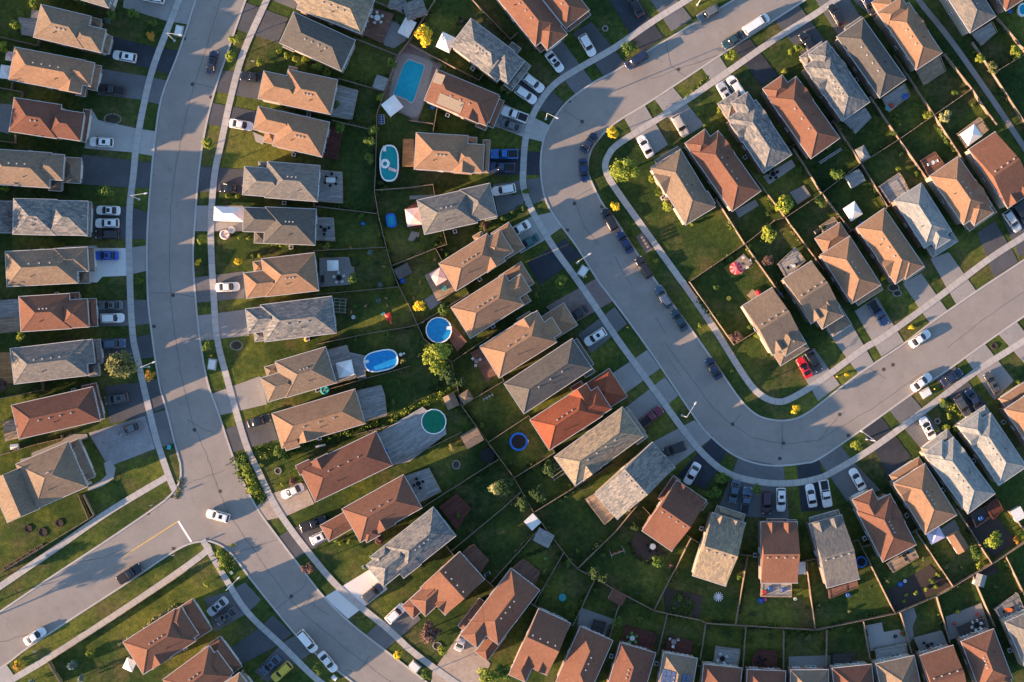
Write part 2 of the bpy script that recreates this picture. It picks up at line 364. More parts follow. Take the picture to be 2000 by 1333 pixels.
# driveways: outline in photo pixels, material
DRV = """245,-20 400,-20 366,48 324,41 240,15|apron_grey
217,71 306,94 349,99 334,146 293,135 207,112|asphalt_new
200,135 290,150 327,158 313,205 275,195 190,185|asphalt_old
178,212 192,235 270,252 305,257 299,305 258,298 165,290|concrete
160,302 258,314 298,318 290,368 252,367 155,360|asphalt_mid
183,403 250,404 288,415 286,468 247,467 180,465|asphalt_mid
185,485 247,485 247,539 200,541 190,552 175,552|concrete_white
247,485 286,480 287,529 247,539|apron_grey
190,588 249,587 288,586 293,633 255,636 190,638|asphalt_old
198,662 260,659 298,653 302,698 268,702 230,712 198,708|asphalt_mid
205,755 270,748 311,740 325,795 285,813 215,828|asphalt_mid
173,846 283,813 303,877 212,912|pavers_grey
283,813 326,800 344,866 303,877|asphalt_old
528,-20 610,-10 575,18 530,0|asphalt_old
480,5 563,36 543,84 462,58|asphalt_mid
432,138 520,143 510,196 419,179|asphalt_mid
413,201 507,219 494,258 404,243|asphalt_mid
391,325 480,332 474,375 385,375|asphalt_mid
382,402 475,402 475,452 380,452|apron_grey
379,543 478,530 478,583 382,592|asphalt_old
386,617 479,605 487,656 391,666|apron_grey
410,771 508,735 522,790 428,812|apron_grey
436,840 527,810 543,859 452,885|asphalt_mid
502,989 535,963 594,943 614,984 560,1008 515,1018|pavers_sand
540,1050 576,1031 635,1006 655,1046 578,1092|asphalt_mid
633,1167 729,1108 757,1151 680,1209|concrete_white
714,1242 734,1222 798,1177 822,1210 752,1270|asphalt_old
845,1312 905,1228 958,1297 935,1345 840,1345|pavers_sand
400,1169 446,1156 479,1138 510,1172 484,1197 420,1235|asphalt_old
517,1217 533,1202 571,1238 538,1263 471,1299 453,1266 502,1230|asphalt_mid
553,1255 576,1242 609,1275 522,1333 497,1312|asphalt_old
1119,66 1155,43 1222,125 1180,150|asphalt_mid
1063,105 1096,77 1157,160 1124,186|asphalt_old
1190,0 1246,0 1296,75 1252,102|asphalt_new
1270,0 1322,0 1352,38 1312,62|asphalt_old
1001,168 1024,145 1075,176 1101,199 1083,224 1042,212|asphalt_mid
943,242 986,204 1037,227 1073,245 1062,278 1022,268 978,251|concrete
958,293 1056,297 1055,342 955,342|asphalt_new
963,361 1055,347 1063,391 973,424|asphalt_old
978,455 1037,424 1081,414 1096,445 1063,470 1017,496|concrete
1030,514 1104,466 1134,501 1055,557|asphalt_new
1065,600 1165,544 1198,588 1114,636|pavers_brown
1129,654 1201,600 1225,633 1155,690|asphalt_old
1188,735 1264,684 1289,720 1215,774|apron_grey
1226,793 1299,737 1325,773 1251,836|apron_grey
1274,864 1356,821 1392,855 1312,915|apron_grey
1322,930 1389,856 1420,882 1379,958|asphalt_new
1404,990 1420,950 1442,894 1530,911 1542,1015 1390,1005|asphalt_old
1557,911 1600,900 1625,995 1565,1000|asphalt_new
1598,897 1641,870 1666,902 1720,958 1655,980 1620,930|asphalt_old
1685,839 1720,813 1779,892 1733,938 1722,905|asphalt_new
1738,803 1779,773 1845,849 1799,877|asphalt_old
1827,739 1863,713 1929,793 1883,816|asphalt_mid
1886,701 1924,673 1980,744 1942,782|apron_grey
1950,653 1985,628 2040,700 2010,720|apron_grey
1220,232 1259,206 1305,283 1264,311|apron_grey
1279,195 1315,172 1376,245 1335,270|apron_grey
1371,133 1405,110 1455,189 1422,204|apron_grey
1433,94 1463,74 1519,148 1486,168|asphalt_new
1514,42 1560,10 1615,85 1580,125|asphalt_mid
1590,-5 1640,-30 1685,40 1637,70|asphalt_old
1665,0 1700,-20 1740,10 1705,35|asphalt_old
1955,418 2010,385 2058,457 1990,503|asphalt_mid
1909,455 1942,432 1978,491 1988,512 1942,542|asphalt_mid
1817,506 1853,493 1906,568 1868,595|apron_grey
1763,554 1799,534 1850,607 1816,632|apron_grey
1669,608 1712,580 1765,668 1722,697|apron_grey
1612,643 1658,625 1706,708 1677,731|apron_grey
1553,705 1590,680 1640,752 1598,784|apron_grey
-30,1322 13,1299 30,1323 0,1350|concrete"""
for i, l in enumerate(DRV.split('\n')):
    p, m = l.split('|')
    me, o = slab('driveway', P(p), -.04, .060 + (i % 7) * .005, m); x = struct('driveway', me); x.location = o
# front walks and patios on the ground
PATIO = """0,203 24,205 18,262 -10,255|stone_patio
203,905 216,898 226,915 222,935 200,950 172,960 172,952 196,940 208,928|concrete
170,848 135,848 120,862 62,885 62,892 40,897 40,905 172,856|apron_grey
188,480 192,485 176,487 110,486 130,481|concrete
494,258 517,268 514,283 500,277|concrete
712,20 770,38 800,60 792,80 770,95 752,90|stone_patio
770,110 800,82 870,125 850,140 843,165 815,240 796,228 745,205|pavers_brown
1134,1187 1200,1210 1186,1245 1126,1225|apron_grey
1232,1060 1245,1038 1303,1080 1298,1097 1262,1100 1240,1085|soil
1302,1148 1372,1164 1366,1208 1300,1195 1296,1150|soil
1730,1156 1815,1103 1858,1146 1745,1196|soil
1880,1020 1930,985 1985,1060 1940,1090|soil
1435,412 1475,390 1482,402 1443,426|stone_patio
1490,345 1546,312 1554,325 1502,361|concrete
1425,520 1452,496 1470,515 1447,536|stone_patio
1835,1035 1864,1015 1875,1035 1848,1055|stone_patio
1690,1222 1722,1216 1726,1235 1765,1228 1772,1260 1700,1272|concrete
1758,1196 1785,1186 1790,1205 1782,1225 1785,1245 1772,1262|stone_patio
1846,1205 1916,1178 1932,1225 1855,1250|stone_patio
855,380 800,383 800,390 857,387|stone_patio
-20,690 25,688 28,748 -20,752|wood_orange
1343,1150 1350,1160 1372,1166 1368,1175|soil
828,586 848,573 863,590 841,606|stone_patio
804,452 820,455 816,472 796,470|stone_patio
1158,270 1160,268 1162,272|soil
1905,1115 1940,1098 1950,1118 1915,1130|soil
1540,1283 1622,1280 1622,1309 1540,1309|apron_grey"""
for i, l in enumerate(PATIO.split('\n')):
    p, m = l.split('|')
    me, o = slab('patio', P(p), -.04, .10 + (i % 5) * .006, m); x = struct('patio', me); x.location = o
# pavement marks and tar seams
def jag(pts, a=1.2, n=5):
    rr = random.Random(int(pts[0][0] * 7 + pts[0][1])); out = []
    for i in range(len(pts) - 1):
        for k in range(n):
            t = k / n; out.append((pts[i][0] * (1 - t) + pts[i + 1][0] * t + rr.uniform(-a, a), pts[i][1] * (1 - t) + pts[i + 1][1] * t + rr.uniform(-a, a)))
    return out + [pts[-1]]
SEAM = ["436,-20 428,10 405,85 385,150 368,205 352,280 341,340 334,400 331,470 331,530 334,590 341,650 350,710 362,770 378,830 395,870 410,905 424,950 445,1000 478,1050 520,1110 560,1163 600,1205 660,1255 720,1300 780,1345",
        "380,163 400,168 418,172", "293,573 335,573 380,580", "296,340 303,345", "365,820 395,838 420,845", "340,955 395,935 440,918",
        "455,1080 500,1068 540,1055", "537,1192 568,1165 590,1150 600,1130", "590,1183 620,1160 610,1180 640,1200", "725,1280 700,1312 675,1310",
        "0,1255 50,1240 110,1235", "150,1100 200,1090 240,1075", "1295,60 1310,130 1340,150", "1270,155 1325,135 1400,110 1440,85",
        "1100,215 1140,240 1130,250", "1210,355 1185,350 1120,390 1140,440 1170,480", "1200,500 1215,530 1235,560", "1280,620 1300,650",
        "1300,670 1350,740 1395,800 1430,830", "1430,830 1445,810", "1430,828 1470,855 1530,868 1600,860 1700,800 1800,730", "1527,850 1528,880", "1528,820 1529,865",
        "1700,720 1730,740", "1850,680 1900,640 2000,570", "1600,860 1640,810 1650,805", "1345,150 1345,160", "1305,700 1330,735"]
for s in SEAM:
    struct('tar_seam', ribbon('tar_seam', jag(P(s)), .8, .0, .027, 'tar_seal'))
struct('lane_marking', ribbon('lane_marking', P("243,1086 347,1019"), 1.6, 0, .031, 'paint_yellow'))
struct('stop_line', ribbon('stop_line', P("348,1018 374,1059"), 4, 0, .031, 'paint_white'))
for i, (x, y) in enumerate(P("360,76 412,190 301,638 1112,198 1108,450 1176,404 1388,853 1646,756 1657,851 339,1072 289,1003 464,1100 468,933 336,970")):
    b = MB(); b.box(-.35, .35, -.3, .3, 0, .035); struct('storm_drain', b.mesh('storm_drain', 'cast_iron')).location = at(x, y)
for i, (x, y) in enumerate(P("376,165 338,577 380,840 430,960 569,1165 1325,136 1137,238 1122,398 1431,829 1530,866 1523,896 1640,810 1744,713 1726,722 1305,600")):
    b = MB(); b.cyl(0, 0, 0, .033, .38, n=16); struct('manhole_cover', b.mesh('manhole_cover', 'cast_iron')).location = at(x, y)

# ================================================================= HOUSES
S = .0982
def hip_verts(u0, u1, y0, y1, e, p, kind):
    """roof solid over a rectangle: hip, gable (ridge along the long side)"""
    lu, ly = u1 - u0, y1 - y0
    if kind == 'f':
        return [(u0, y0, e), (u1, y0, e), (u1, y1, e), (u0, y1, e)], [(0, 1, 2, 3)], e
    if lu >= ly and kind != 'c':
        r = ly / 2; z = e + r * p; i = 0.0 if kind == 'g' else r
        V = [(u0, y0, e), (u1, y0, e), (u1, y1, e), (u0, y1, e), (u0 + i, (y0 + y1) / 2, z), (u1 - i, (y0 + y1) / 2, z)]
        F = [(0, 1, 5, 4), (1, 2, 5), (2, 3, 4, 5), (3, 0, 4)]
    else:
        r = lu / 2; z = e + r * p; i = 0.0 if kind in 'gc' else r
        V = [(u0, y0, e), (u1, y0, e), (u1, y1, e), (u0, y1, e), ((u0 + u1) / 2, y0 + i, z), ((u0 + u1) / 2, y1 - i, z)]
        F = [(0, 1, 4), (1, 2, 5, 4), (2, 3, 5), (3, 0, 4, 5)]
    return V, F, z
def add_roof(b, u0, u1, y0, y1, e, p, kind):
    V, F, z = hip_verts(u0, u1, y0, y1, e, p, kind)
    i = len(b.v); b.v += V; b.f += [tuple(i + k for k in f) for f in F]
    j = len(b.v); t = .16
    b.v += [(x, y, e - t) for x, y, _ in V[:4]]
    b.f += [(j + 3, j + 2, j + 1, j)] + [(j + k, j + (k + 1) % 4, i + (k + 1) % 4, i + k) for k in range(4)]
    return z
def win_mesh(w, h):
    f = MB(); t = .09
    for x0, x1, z0, z1 in ((-w / 2, w / 2, -h / 2, -h / 2 + t), (-w / 2, w / 2, h / 2 - t, h / 2), (-w / 2, -w / 2 + t, -h / 2 + t, h / 2 - t), (w / 2 - t, w / 2, -h / 2 + t, h / 2 - t), (-t / 2, t / 2, -h / 2 + t, h / 2 - t)):
        f.box(x0, x1, -.02, .09, z0, z1)
    p = MB(); p.box(-w / 2 + .02, w / 2 - .02, .0, .045, -h / 2 + .02, h / 2 - .02)
    return f.mesh('window', 'window_frame'), p.mesh('pane', 'window_glass')
WINS = [win_mesh(1.5, 1.35), win_mesh(1.0, 1.2), win_mesh(2.0, 2.0)]
def gdoor_mesh(w):
    b = MB(); h = 2.25
    for k in range(4): b.box(-w / 2, w / 2, -.02, .05, k * h / 4 + .01, (k + 1) * h / 4 - .015)
    return b.mesh('garage_door', 'garage_white')
GD = [gdoor_mesh(4.6), gdoor_mesh(2.6)]
b = MB(); b.box(-.48, .48, -.02, .07, 0, 2.1); FDOOR = b.mesh('front_door', 'door_brown')
b = MB(); b.cyl(0, .11, 1.0, 1.09, .04, n=8); KNOB = b.mesh('door_handle', 'galvanised')
b = MB(); b.box(-.15, .15, -.15, .15, -.25, .24, .85); VENT = b.mesh('roof_vent', 'vent_grey')
b = MB(); b.cyl(0, 0, -.2, .38, .09, n=8); PIPE = b.mesh('vent_pipe', 'black')
ORD = ['', 'first', 'second', 'third', 'fourth', 'fifth', 'sixth', 'seventh', 'eighth', 'ninth', 'tenth', 'eleventh', 'twelfth', 'thirteenth', 'fourteenth', 'fifteenth', 'sixteenth', 'seventeenth', 'eighteenth']
ROW = {'A': '%s down the left edge', 'B': "%s down left street's right side", 'G': '%s from left along bottom edge',
       'C': "%s down bend's left side", 'D': '%s from left below the bend', 'E': '%s from left, upper right row',
       'F': '%s from left, middle right row', 'S': '%s from left, bottom left corner', 'X': '%s from left, top right corner'}
def where(k):
    return ROW[k[0]] % ORD[int(k[1:])]
RD = {'tan': 'tan', 'orange': 'light brown', 'brown': 'dark red brown', 'terra': 'bright orange red', 'rust': 'rusty brown', 'grey': 'mixed grey',
      'slate': 'blue grey mottled', 'char': 'charcoal and tan', 'light': 'pale grey', 'straw': 'straw coloured'}
# key | roof axis ends and width in photo pixels | roof | front end | eave | extra roofs u0,u1,v0,v1,type
HS = """A1|70,-63,222,-18,70|grey|1|5|130,156,-5,30,l
A2|73,41,170,64,65|tan|1|5|70,134,-14,32,h;130,150,-4,32,l;98,122,-32,-12,l
A3|23,124,160,150,64|orange|1|5|100,158,-31,16,h;155,173,-28,22,l;134,152,12,38,l;99,143,0,34,c
A4|23,224,115,238,66|brown|1|5|70,139,-24,31,h;137,151,-32,32,l
A5|-25,325,98,333,68|tan|1|5|90,148,-32,18,h;146,183,-28,22,l;122,148,14,40,l
A6|26,423,110,425,69|slate|1|5|66,144,-33,34,h;142,152,-32,36,l;-70,2,-30,33,l
A7|12,526,150,519,68|tan|1|5|95,159,-35,12,h;157,173,-34,14,l;140,162,8,36,l
A8|39,614,137,608,68|rust|1|5|75,132,-22,33,h;130,150,-22,33,l;97,118,-36,-16,l
A9|24,716,168,699,69|grey|1|5|100,160,-34,12,h;158,176,-33,14,l;146,168,12,38,l
A10|30,825,188,789,67|brown|1|5|142,170,-40,-12,l;157,171,-14,32,l
A11|50,951,152,907,95|tan|1|5|-60,8,-38,50,g;100,132,-46,36,l
B1|592,-15,718,34,70|straw|0|5|-16,20,-30,20,h
B2|560,54,680,109,66|char|0|5|118,133,-30,30,l;8,32,18,38,l
B3|556,170,652,190,69|orange|0|5|-46,40,-22,33,h;0,16,-42,-28,l
B4|540,251,636,273,69|orange|0|5|-44,40,-34,12,h;-20,4,6,32,l
B5|520,351,622,359,70|grey|0|5|-44,42,-22,33,h;-18,2,-34,-14,l
B6|517,440,616,444,70|char|0|5|-42,42,-33,14,h;-20,4,12,36,l
B7|515,543,618,531,74|orange|0|5|-38,42,-14,36,h;-18,3,-34,-12,l
B8|513,632,652,615,72|slate|0|5|-30,40,-32,16,h;-20,4,14,34,l
B9|548,742,646,713,73|tan|0|5|-36,36,-14,35,h;-24,2,-33,-12,l
B10|541,842,703,794,70|orange|0|5|6,34,16,42,g;28,72,0,37,c
B11|600,948,750,876,73|brown|0|5|-4,24,-44,-24,g;18,62,-39,0,c
B12|686,1027,806,960,74|rust|0|5|-54,30,-30,6,l;10,40,20,44,h;33,77,0,40,c
B13|772,1095,868,1019,71|slate|0|5|-50,40,-28,26,h;-34,4,-36,-10,h;-9,35,0,38,g
B14|845,1175,922,1105,72|rust|0|5|-30,44,-33,12,h;-52,-2,-34,0,l
B15|945,1238,1026,1132,70|rust|0|5|-30,40,-35,6,h;-40,22,8,38,l;-20,50,-50,-20,l
B16|1037,1305,1083,1204,68|rust|0|5|-30,40,-34,2,h
G1|1118,1345,1165,1238,69|rust|0|5|
G2|1217,1366,1246,1266,72|brown|0|5|
G3|1312,1380,1329,1281,67|tan|0|5|
G4|1402,1400,1412,1302,75|brown|0|5|
G5|1494,1400,1497,1310,75|brown|0|5|
G6|1582,1400,1581,1309,74|tan|0|5|
G7|1674,1400,1664,1302,77|brown|0|5|
G8|1770,1390,1748,1289,77|tan|0|5|
G9|1860,1370,1829,1271,68|rust|0|5|
G10|1946,1338,1909,1241,68|rust|0|5|-10,20,-20,30,h
G11|2040,1295,1998,1200,76|grey|0|5|
S1|260,1286,362,1221,74|rust|1|5|90,132,-35,30,h;110,160,-36,36,l;19,63,0,39,c
S2|340,1358,430,1292,74|rust|1|5|80,118,-20,34,h;96,140,-40,34,l
S3|425,1393,490,1345,76|orange|1|5|60,88,-30,34,l
C1|1055,-55,1128,38,58|rust|1|5|112,128,-26,28,l
C2|980,-45,1072,70,66|rust|1|5|118,168,-30,20,h;148,164,-34,34,l
C3|900,63,985,127,66|slate|1|5|80,134,-30,26,h;130,150,-30,32,l;92,114,-46,-24,l;72,116,0,35,c
C4|841,166,962,216,65|rust|1|5|80,134,-30,24,h;128,146,-26,32,l;112,134,22,42,l;72,116,0,35,c
C5|811,295,912,301,71|orange|1|5|70,134,-20,35,h;132,146,-30,35,l;98,120,-34,-14,l;72,116,0,38,c
C6|822,425,925,402,68|grey|1|5|86,146,-36,30,h;122,146,10,34,l
C7|874,542,968,483,63|orange|1|5|84,136,-24,26,h;118,160,-28,32,l;84,104,-42,-24,l;70,114,0,34,c
C8|900,631,1004,565,71|orange|1|5|84,150,-18,20,h;112,164,-38,12,l;106,140,14,38,l
C9|956,708,1068,638,72|orange|1|5|84,150,-10,26,h;118,186,-22,30,l;90,120,-44,-20,l;80,124,-38,0,c
C10|1004,779,1137,691,70|char|1|5|157,168,-30,30,l;140,162,22,44,l
C11|1054,850,1158,783,70|terra|1|5|84,146,-18,33,h;122,186,-36,30,l;100,126,-46,-20,l;88,132,-36,0,c
C12|1103,921,1236,824,70|straw|1|5|156,174,-30,30,l;146,172,24,42,l;18,62,0,37,c
D1|1184,990,1296,889,66|slate|1|5|
D2|1283,1057,1351,958,70|brown|1|5|70,124,-46,-30,l;100,118,28,40,l
D3|1385,1135,1424,1012,68|straw|1|5|125,146,-30,28,l
D4|1522,1139,1522,1020,71|rust|1|5|116,126,-24,14,l;98,124,8,34,l
D5|1647,1140,1612,1015,66|grey|1|5|125,142,-30,30,l
D6|1757,1081,1706,982,73|rust|1|5|70,136,-34,10,h;49,93,0,38,c
D7|1838,1025,1776,925,72|orange|1|5|114,136,-35,33,l;70,114,-38,0,c
D8|1917,984,1836,874,66|light|1|5|70,146,-32,12,h;132,158,-30,33,l;112,134,14,34,l;83,127,0,35,c
D9|1978,930,1908,826,66|light|1|5|80,140,-33,14,h;122,146,-30,33,l;83,127,-35,0,c
D10|2045,860,1992,780,72|orange|1|5|92,120,-33,33,l
E1|1368,422,1300,310,68|tan|1|5|125,140,-20,33,l;40,66,-44,-14,l;6,34,20,38,g;71,119,-37,0,c
E2|1458,393,1375,276,69|rust|1|5|118,162,-33,15,h;90,134,0,36,c
E3|1519,320,1449,214,66|slate|1|5|100,150,-10,28,h;126,164,-34,16,l;73,117,-36,0,c;74,118,0,35,c
E4|1612,290,1527,170,69|rust|1|5|128,166,-33,14,h;91,135,0,36,c
E5|1672,218,1598,112,66|slate|1|5|100,146,-12,32,h;128,152,-30,24,l;62,106,-35,0,c;67,111,0,35,c
E6|1744,173,1660,54,63|char|1|5|132,152,-10,31,l
E7|1815,120,1750,22,61|orange|1|5|100,136,-32,24,h;110,160,-31,20,l;50,94,0,32,c
X1|1920,48,1862,-42,60|grey|1|5|
X2|1990,5,1935,-80,60|rust|1|5|
F1|1918,275,1994,390,62|rust|1|5|
F2|1844,325,1910,420,68|orange|1|5|84,130,-28,18,h;112,134,-34,32,l;57,101,-36,0,c
F3|1773,375,1832,468,63|light|1|5|80,124,-20,14,h;110,136,-32,28,l
F4|1700,426,1776,536,66|orange|1|5|90,138,-33,12,h;124,142,-33,16,l;73,117,0,35,c
F5|1631,480,1692,575,68|orange|1|5|-34,6,-33,26,l;108,124,-33,26,l;20,60,-33,33,h
F6|1557,528,1612,615,66|tan|1|5|70,124,-30,20,h;98,148,-34,10,l
F7|1479,580,1538,676,68|tan|1|5|70,128,-34,14,h;106,140,-34,32,l"""
HOUSE = {}
PITCH = .56
def build_house(line):
    key, ax, rf, fr, ev, ex = line.split('|')
    x1, y1, x2, y2, w = map(float, ax.split(','))
    e = float(ev) + .9; front = int(fr)
    a, c = at(x1, y1, e), at(x2, y2, e)
    L = (c - a).length; d = (c - a).normalized(); rz = math.atan2(d.y, d.x); hw = w * S / 2
    hr = random.Random(key)
    rects = [[0, L, -hw, hw, e, 'g' if (key in ('D1', 'D2', 'D3', 'D4', 'D5', 'F6', 'F7', 'F1', 'B14', 'B16', 'G9')) else 'h']]
    mid = ((x1 + x2) / 2, (y1 + y2) / 2); off = at(*mid, 2.95) - at(*mid, e); off.z = 0
    ou, oy = off.dot(d), off.dot(Vector((-d.y, d.x, 0)))      # low roofs sit nearer the camera's foot point than high eaves
    for k, r in enumerate([q for q in ex.split(';') if q]):
        u0, u1, v0, v1, t = r.split(','); q = .022 * (k + 1)
        u0, u1, v0, v1 = [float(z) * S for z in (u0, u1, v0, v1)]
        lo = 1 if t == 'l' else 0
        rects.append([u0 + q + ou * lo, u1 - q + ou * lo, -v1 + q + oy * lo, -v0 - q + oy * lo, e - q * .3 if t != 'l' else 2.95 - q, 'h' if t in 'hl' else t])
    if key in ('D1', 'D2', 'D3', 'D4', 'D5', 'F6', 'F7', 'F1', 'B14', 'B16', 'G9'):
        # ridge runs across the house: gable split with front half dark, rear half lit
        rects[0][5] = 'x'
    org = Vector((a.x, a.y, 0))
    pools = ''
    lab = '%s roofed house with %s, %s' % (RD[rf], {'h': 'hipped roof', 'x': 'ridge across it'}[rects[0][5]], where(key))
    T = thing('house', lab, 'house', org, rz, 'suburban houses')
    HOUSE[key] = dict(o=T, org=org, rz=rz, L=L, hw=hw, d=d, c=org + d * (L / 2), front=front)
    wall, roof, gut = MB(), MB(), MB()
    zr = 0
    for n, (u0, u1, v0, v1, ee, t) in enumerate(rects):
        if t == 'x':
            z = e + (u1 - u0) / 2 * .50; um = (u0 + u1) / 2; i = len(roof.v); iy = 0.0
            roof.v += [(u0, v0, ee), (u1, v0, ee), (u1, v1, ee), (u0, v1, ee), (um, v0 + iy, z), (um, v1 - iy, z)] + [(x, y, ee - .16) for x, y in ((u0, v0), (u1, v0), (u1, v1), (u0, v1))]
            roof.f += [tuple(i + k for k in f) for f in ((0, 1, 4), (1, 2, 5, 4), (2, 3, 5), (3, 0, 4, 5), (9, 8, 7, 6), (6, 7, 1, 0), (7, 8, 2, 1), (8, 9, 3, 2), (9, 6, 0, 3))]
            # two small front cross gables
            for gy in (-hw * .45, hw * .45):
                s = 1.3; ez = e + .12
                gx = u1 - .05 if front else u0 + .05
                k2 = len(roof.v); dx = -3.2 if front else 3.2
                roof.v += [(gx, gy - s, ez), (gx, gy + s, ez), (gx, gy, ez + s * .75), (gx + dx, gy, ez + s * .75)]
                roof.f += [(k2, k2 + 1, k2 + 2), (k2, k2 + 2, k2 + 3), (k2 + 2, k2 + 1, k2 + 3)]
        else:
            z = add_roof(roof, u0, u1, v0, v1, ee, PITCH, t)
        zr = max(zr, z)
        ins = .27
        wall.box(u0 + ins, u1 - ins, v0 + ins, v1 - ins, -.1, ee - .10)
        gw, g0, g1 = .10, ee - .13, ee + .015
        gut.box(u0 - gw, u1 + gw, v0 - gw, v0 - .004, g0, g1); gut.box(u0 - gw, u1 + gw, v1 + .004, v1 + gw, g0, g1)
        gut.box(u0 - gw, u0 - .004, v0, v1, g0, g1); gut.box(u1 + .004, u1 + gw, v0, v1, g0, g1)
    # ridge and hip caps
    for (u0, u1, v0, v1, ee, t) in rects[:3]:
        if t == 'h':
            V, F, z = hip_verts(u0, u1, v0, v1, ee, PITCH, 'h')
            prs = [(4, 5)] + ([(0, 4), (3, 4), (1, 5), (2, 5)] if (u1 - u0) >= (v1 - v0) else [(0, 4), (1, 4), (2, 5), (3, 5)])
            for i, j in prs:
                p, q = Vector(V[i]), Vector(V[j])
                if (q - p).length < .3: continue
                dd = (q - p).normalized(); sd_ = Vector((-dd.y, dd.x, 0)).normalized() * .13; up = Vector((0, 0, .05))
                k0 = len(roof.v)
                roof.v += [tuple(p + sd_ - up * .4), tuple(p + up), tuple(p - sd_ - up * .4), tuple(q + sd_ - up * .4), tuple(q + up), tuple(q - sd_ - up * .4)]
                roof.f += [(k0, k0 + 3, k0 + 4, k0 + 1), (k0 + 1, k0 + 4, k0 + 5, k0 + 2)]
    wm = WALL[hr.choice([0, 0, 1, 1, 2])]
    link('wall', wall.mesh('wall', wm), T)
    ro = link('roof', roof.mesh('roof', ROOF[rf]), T)
    link('gutter', gut.mesh('gutter', 'white_metal'), ro)
    # vents along the ridge
    nv = hr.choice([3, 4, 4]); sgn = hr.choice([-1, 1])
    if rects[0][5] == 'x':
        for k in range(4):
            link('roof_vent', VENT, ro, (L / 2 + (-.7 if front else .7), -hw + (k + .7) * hw * .47, e + (L / 2 - .7) * .50))
    else:
        u0, u1 = hw + .4, L - hw - .4
        if u1 < u0: u0, u1 = L * .35, L * .65
        nv = min(nv, max(2, int((u1 - u0) / .9) + 1))
        for k in range(nv):
            u = u0 + (u1 - u0) * (k + .5) / nv; zz = e + (hw - .7) * PITCH
            link('roof_vent', VENT, ro, (u, sgn * .7, zz))
        pu = L * hr.uniform(.35, .65); link('vent_pipe', PIPE, ro, (pu, -hw * .5, e + hw * .5 * PITCH))
    # windows and doors
    def free(x, y, z, skip):
        for n, (u0, u1, v0, v1, ee, t) in enumerate(rects):
            if n != skip and u0 + .2 < x < u1 - .2 and v0 + .2 < y < v1 - .2 and z < ee + .6: return False
        return True
    def win(x, y, z, rot, kind, skip):
        nx, ny = -math.sin(rot), math.cos(rot)
        if not free(x + nx * .5, y + ny * .5, z, skip): return
        f = link('window', WINS[kind][0], T, (x, y, z), rot); link('pane', WINS[kind][1], f)
    ins = .27
    for sy, rot in ((hw - ins, 0), (-hw + ins, math.pi)):
        for fu in ((.25, .72) if hr.random() < .6 else (.3, .6)):
            win(L * fu, sy, 4.5, rot, 1, 0)
        win(L * .5, sy, 1.6, rot, 1, 0)
    for x, rot, isf in ((L - ins, -math.pi / 2, front == 1), (ins, math.pi / 2, front == 0)):
        for y in (-hw * .45, hw * .45): win(x, y, 4.5, rot, 0, 0)
        if not isf:
            win(x, -hw * .3, 1.3, rot, 2, 0); win(x, hw * .5, 1.5, rot, 0, 0)
    # garage door in the front-most body
    n, r = max(enumerate(rects), key=lambda q: q[1][1] if front else -q[1][0])
    gx = r[1] - ins if front else r[0] + ins; rot = -math.pi / 2 if front else math.pi / 2
    wd = r[3] - r[2] - .8
    if wd > 2.9:
        link('garage_door', GD[0] if wd > 5 else GD[1], T, (gx, (r[2] + r[3]) / 2, .08), rot)
    fx = L - ins if front else ins
    for y in (hw * .72, -hw * .72):
        if free(fx + (.4 if front else -.4), y, 1, 0):
            dd = link('front_door', FDOOR, T, (fx, y, .15), rot); link('door_handle', KNOB, dd, (.36, 0, 0)); break
    return T
for l in HS.split('\n'): build_house(l)

def hlocal(key, u, v):
    """a point on the ground in a house's own frame: u along, v across, metres"""
    h = HOUSE[key]; return h['org'] + h['d'] * u + Vector((-h['d'].y, h['d'].x, 0)) * v
# neighbours just beyond the left edge of the photograph, whose long shadows reach in
for k, y in enumerate((-20, 70, 165, 262, 372, 470, 570, 670, 780)):
    x = -150 - abs(y - 400) * .03
    a = at(x, y, 5.9); rz = R(3 if y < 400 else 8); b1, b2 = MB(), MB()
    add_roof(b2, -8.5, 8.5, -3.6, 3.6, 5.9, PITCH, 'h'); b1.box(-8.1, 8.1, -3.2, 3.2, -.1, 5.8)
    T = thing('house', 'plain tan hipped house standing beyond the left edge', 'house', (a.x, a.y, 0), rz, 'houses beyond the left edge')
    link('wall', b1.mesh('wall', WALL[1]), T); link('roof', b2.mesh('roof', ROOF['tan' if k % 2 else 'grey']), T)

# ---- roof fittings on single houses
h = HOUSE['G3']
for nm, rows, u, v, sc in (('solar_panel', 2, .35, .55, 1), ('solar_panel', 2, .42, -.5, 1)):
    b = MB(); n = 0
    for i in range(3):
        for j in range(2 + (v > 0)):
            x0 = i * 1.15; y0 = j * .95 * (1 if v > 0 else 1)
            z0 = 0
            b.box(x0, x0 + 1.08, y0, y0 + .88, 0, .06)
    me = b.mesh('solar_panel', 'solar_cell')
    L, hw = h['L'], h['hw']
    o = link('solar_panel', me, h['o'])
    if v > 0: o.location = (L - 6.4, .5, 5.9 + (hw - .5) * .56 + .08); o.rotation_euler = (-math.atan(.56), 0, 0)
    else: o.location = (L - 6.6, -hw + .8, 5.9 + (.8) * .56 + .1); o.rotation_euler = (math.atan(.56), 0, 0)
h = HOUSE['C4']; L, hw = h['L'], h['hw']
b = MB(); b.box(0, 5.0, 0, 2.3, 0, .05); o = link('pool_heating_mat', b.mesh('pool_heating_mat', 'roof_mat_beige'), h['o']); o.location = (2.4, -hw + .3, 5.9 + .15 + .05); o.rotation_euler = (math.atan(.56), 0, 0)
b = MB(); b.box(0, 2.2, 0, 2.0, 0, .05); o = link('pool_heating_mat', b.mesh('pool_heating_mat', 'roof_mat_beige'), h['o']); o.location = (.15, .6, 5.9 + .1); o.rotation_euler = (0, -math.atan(.56) , 0)

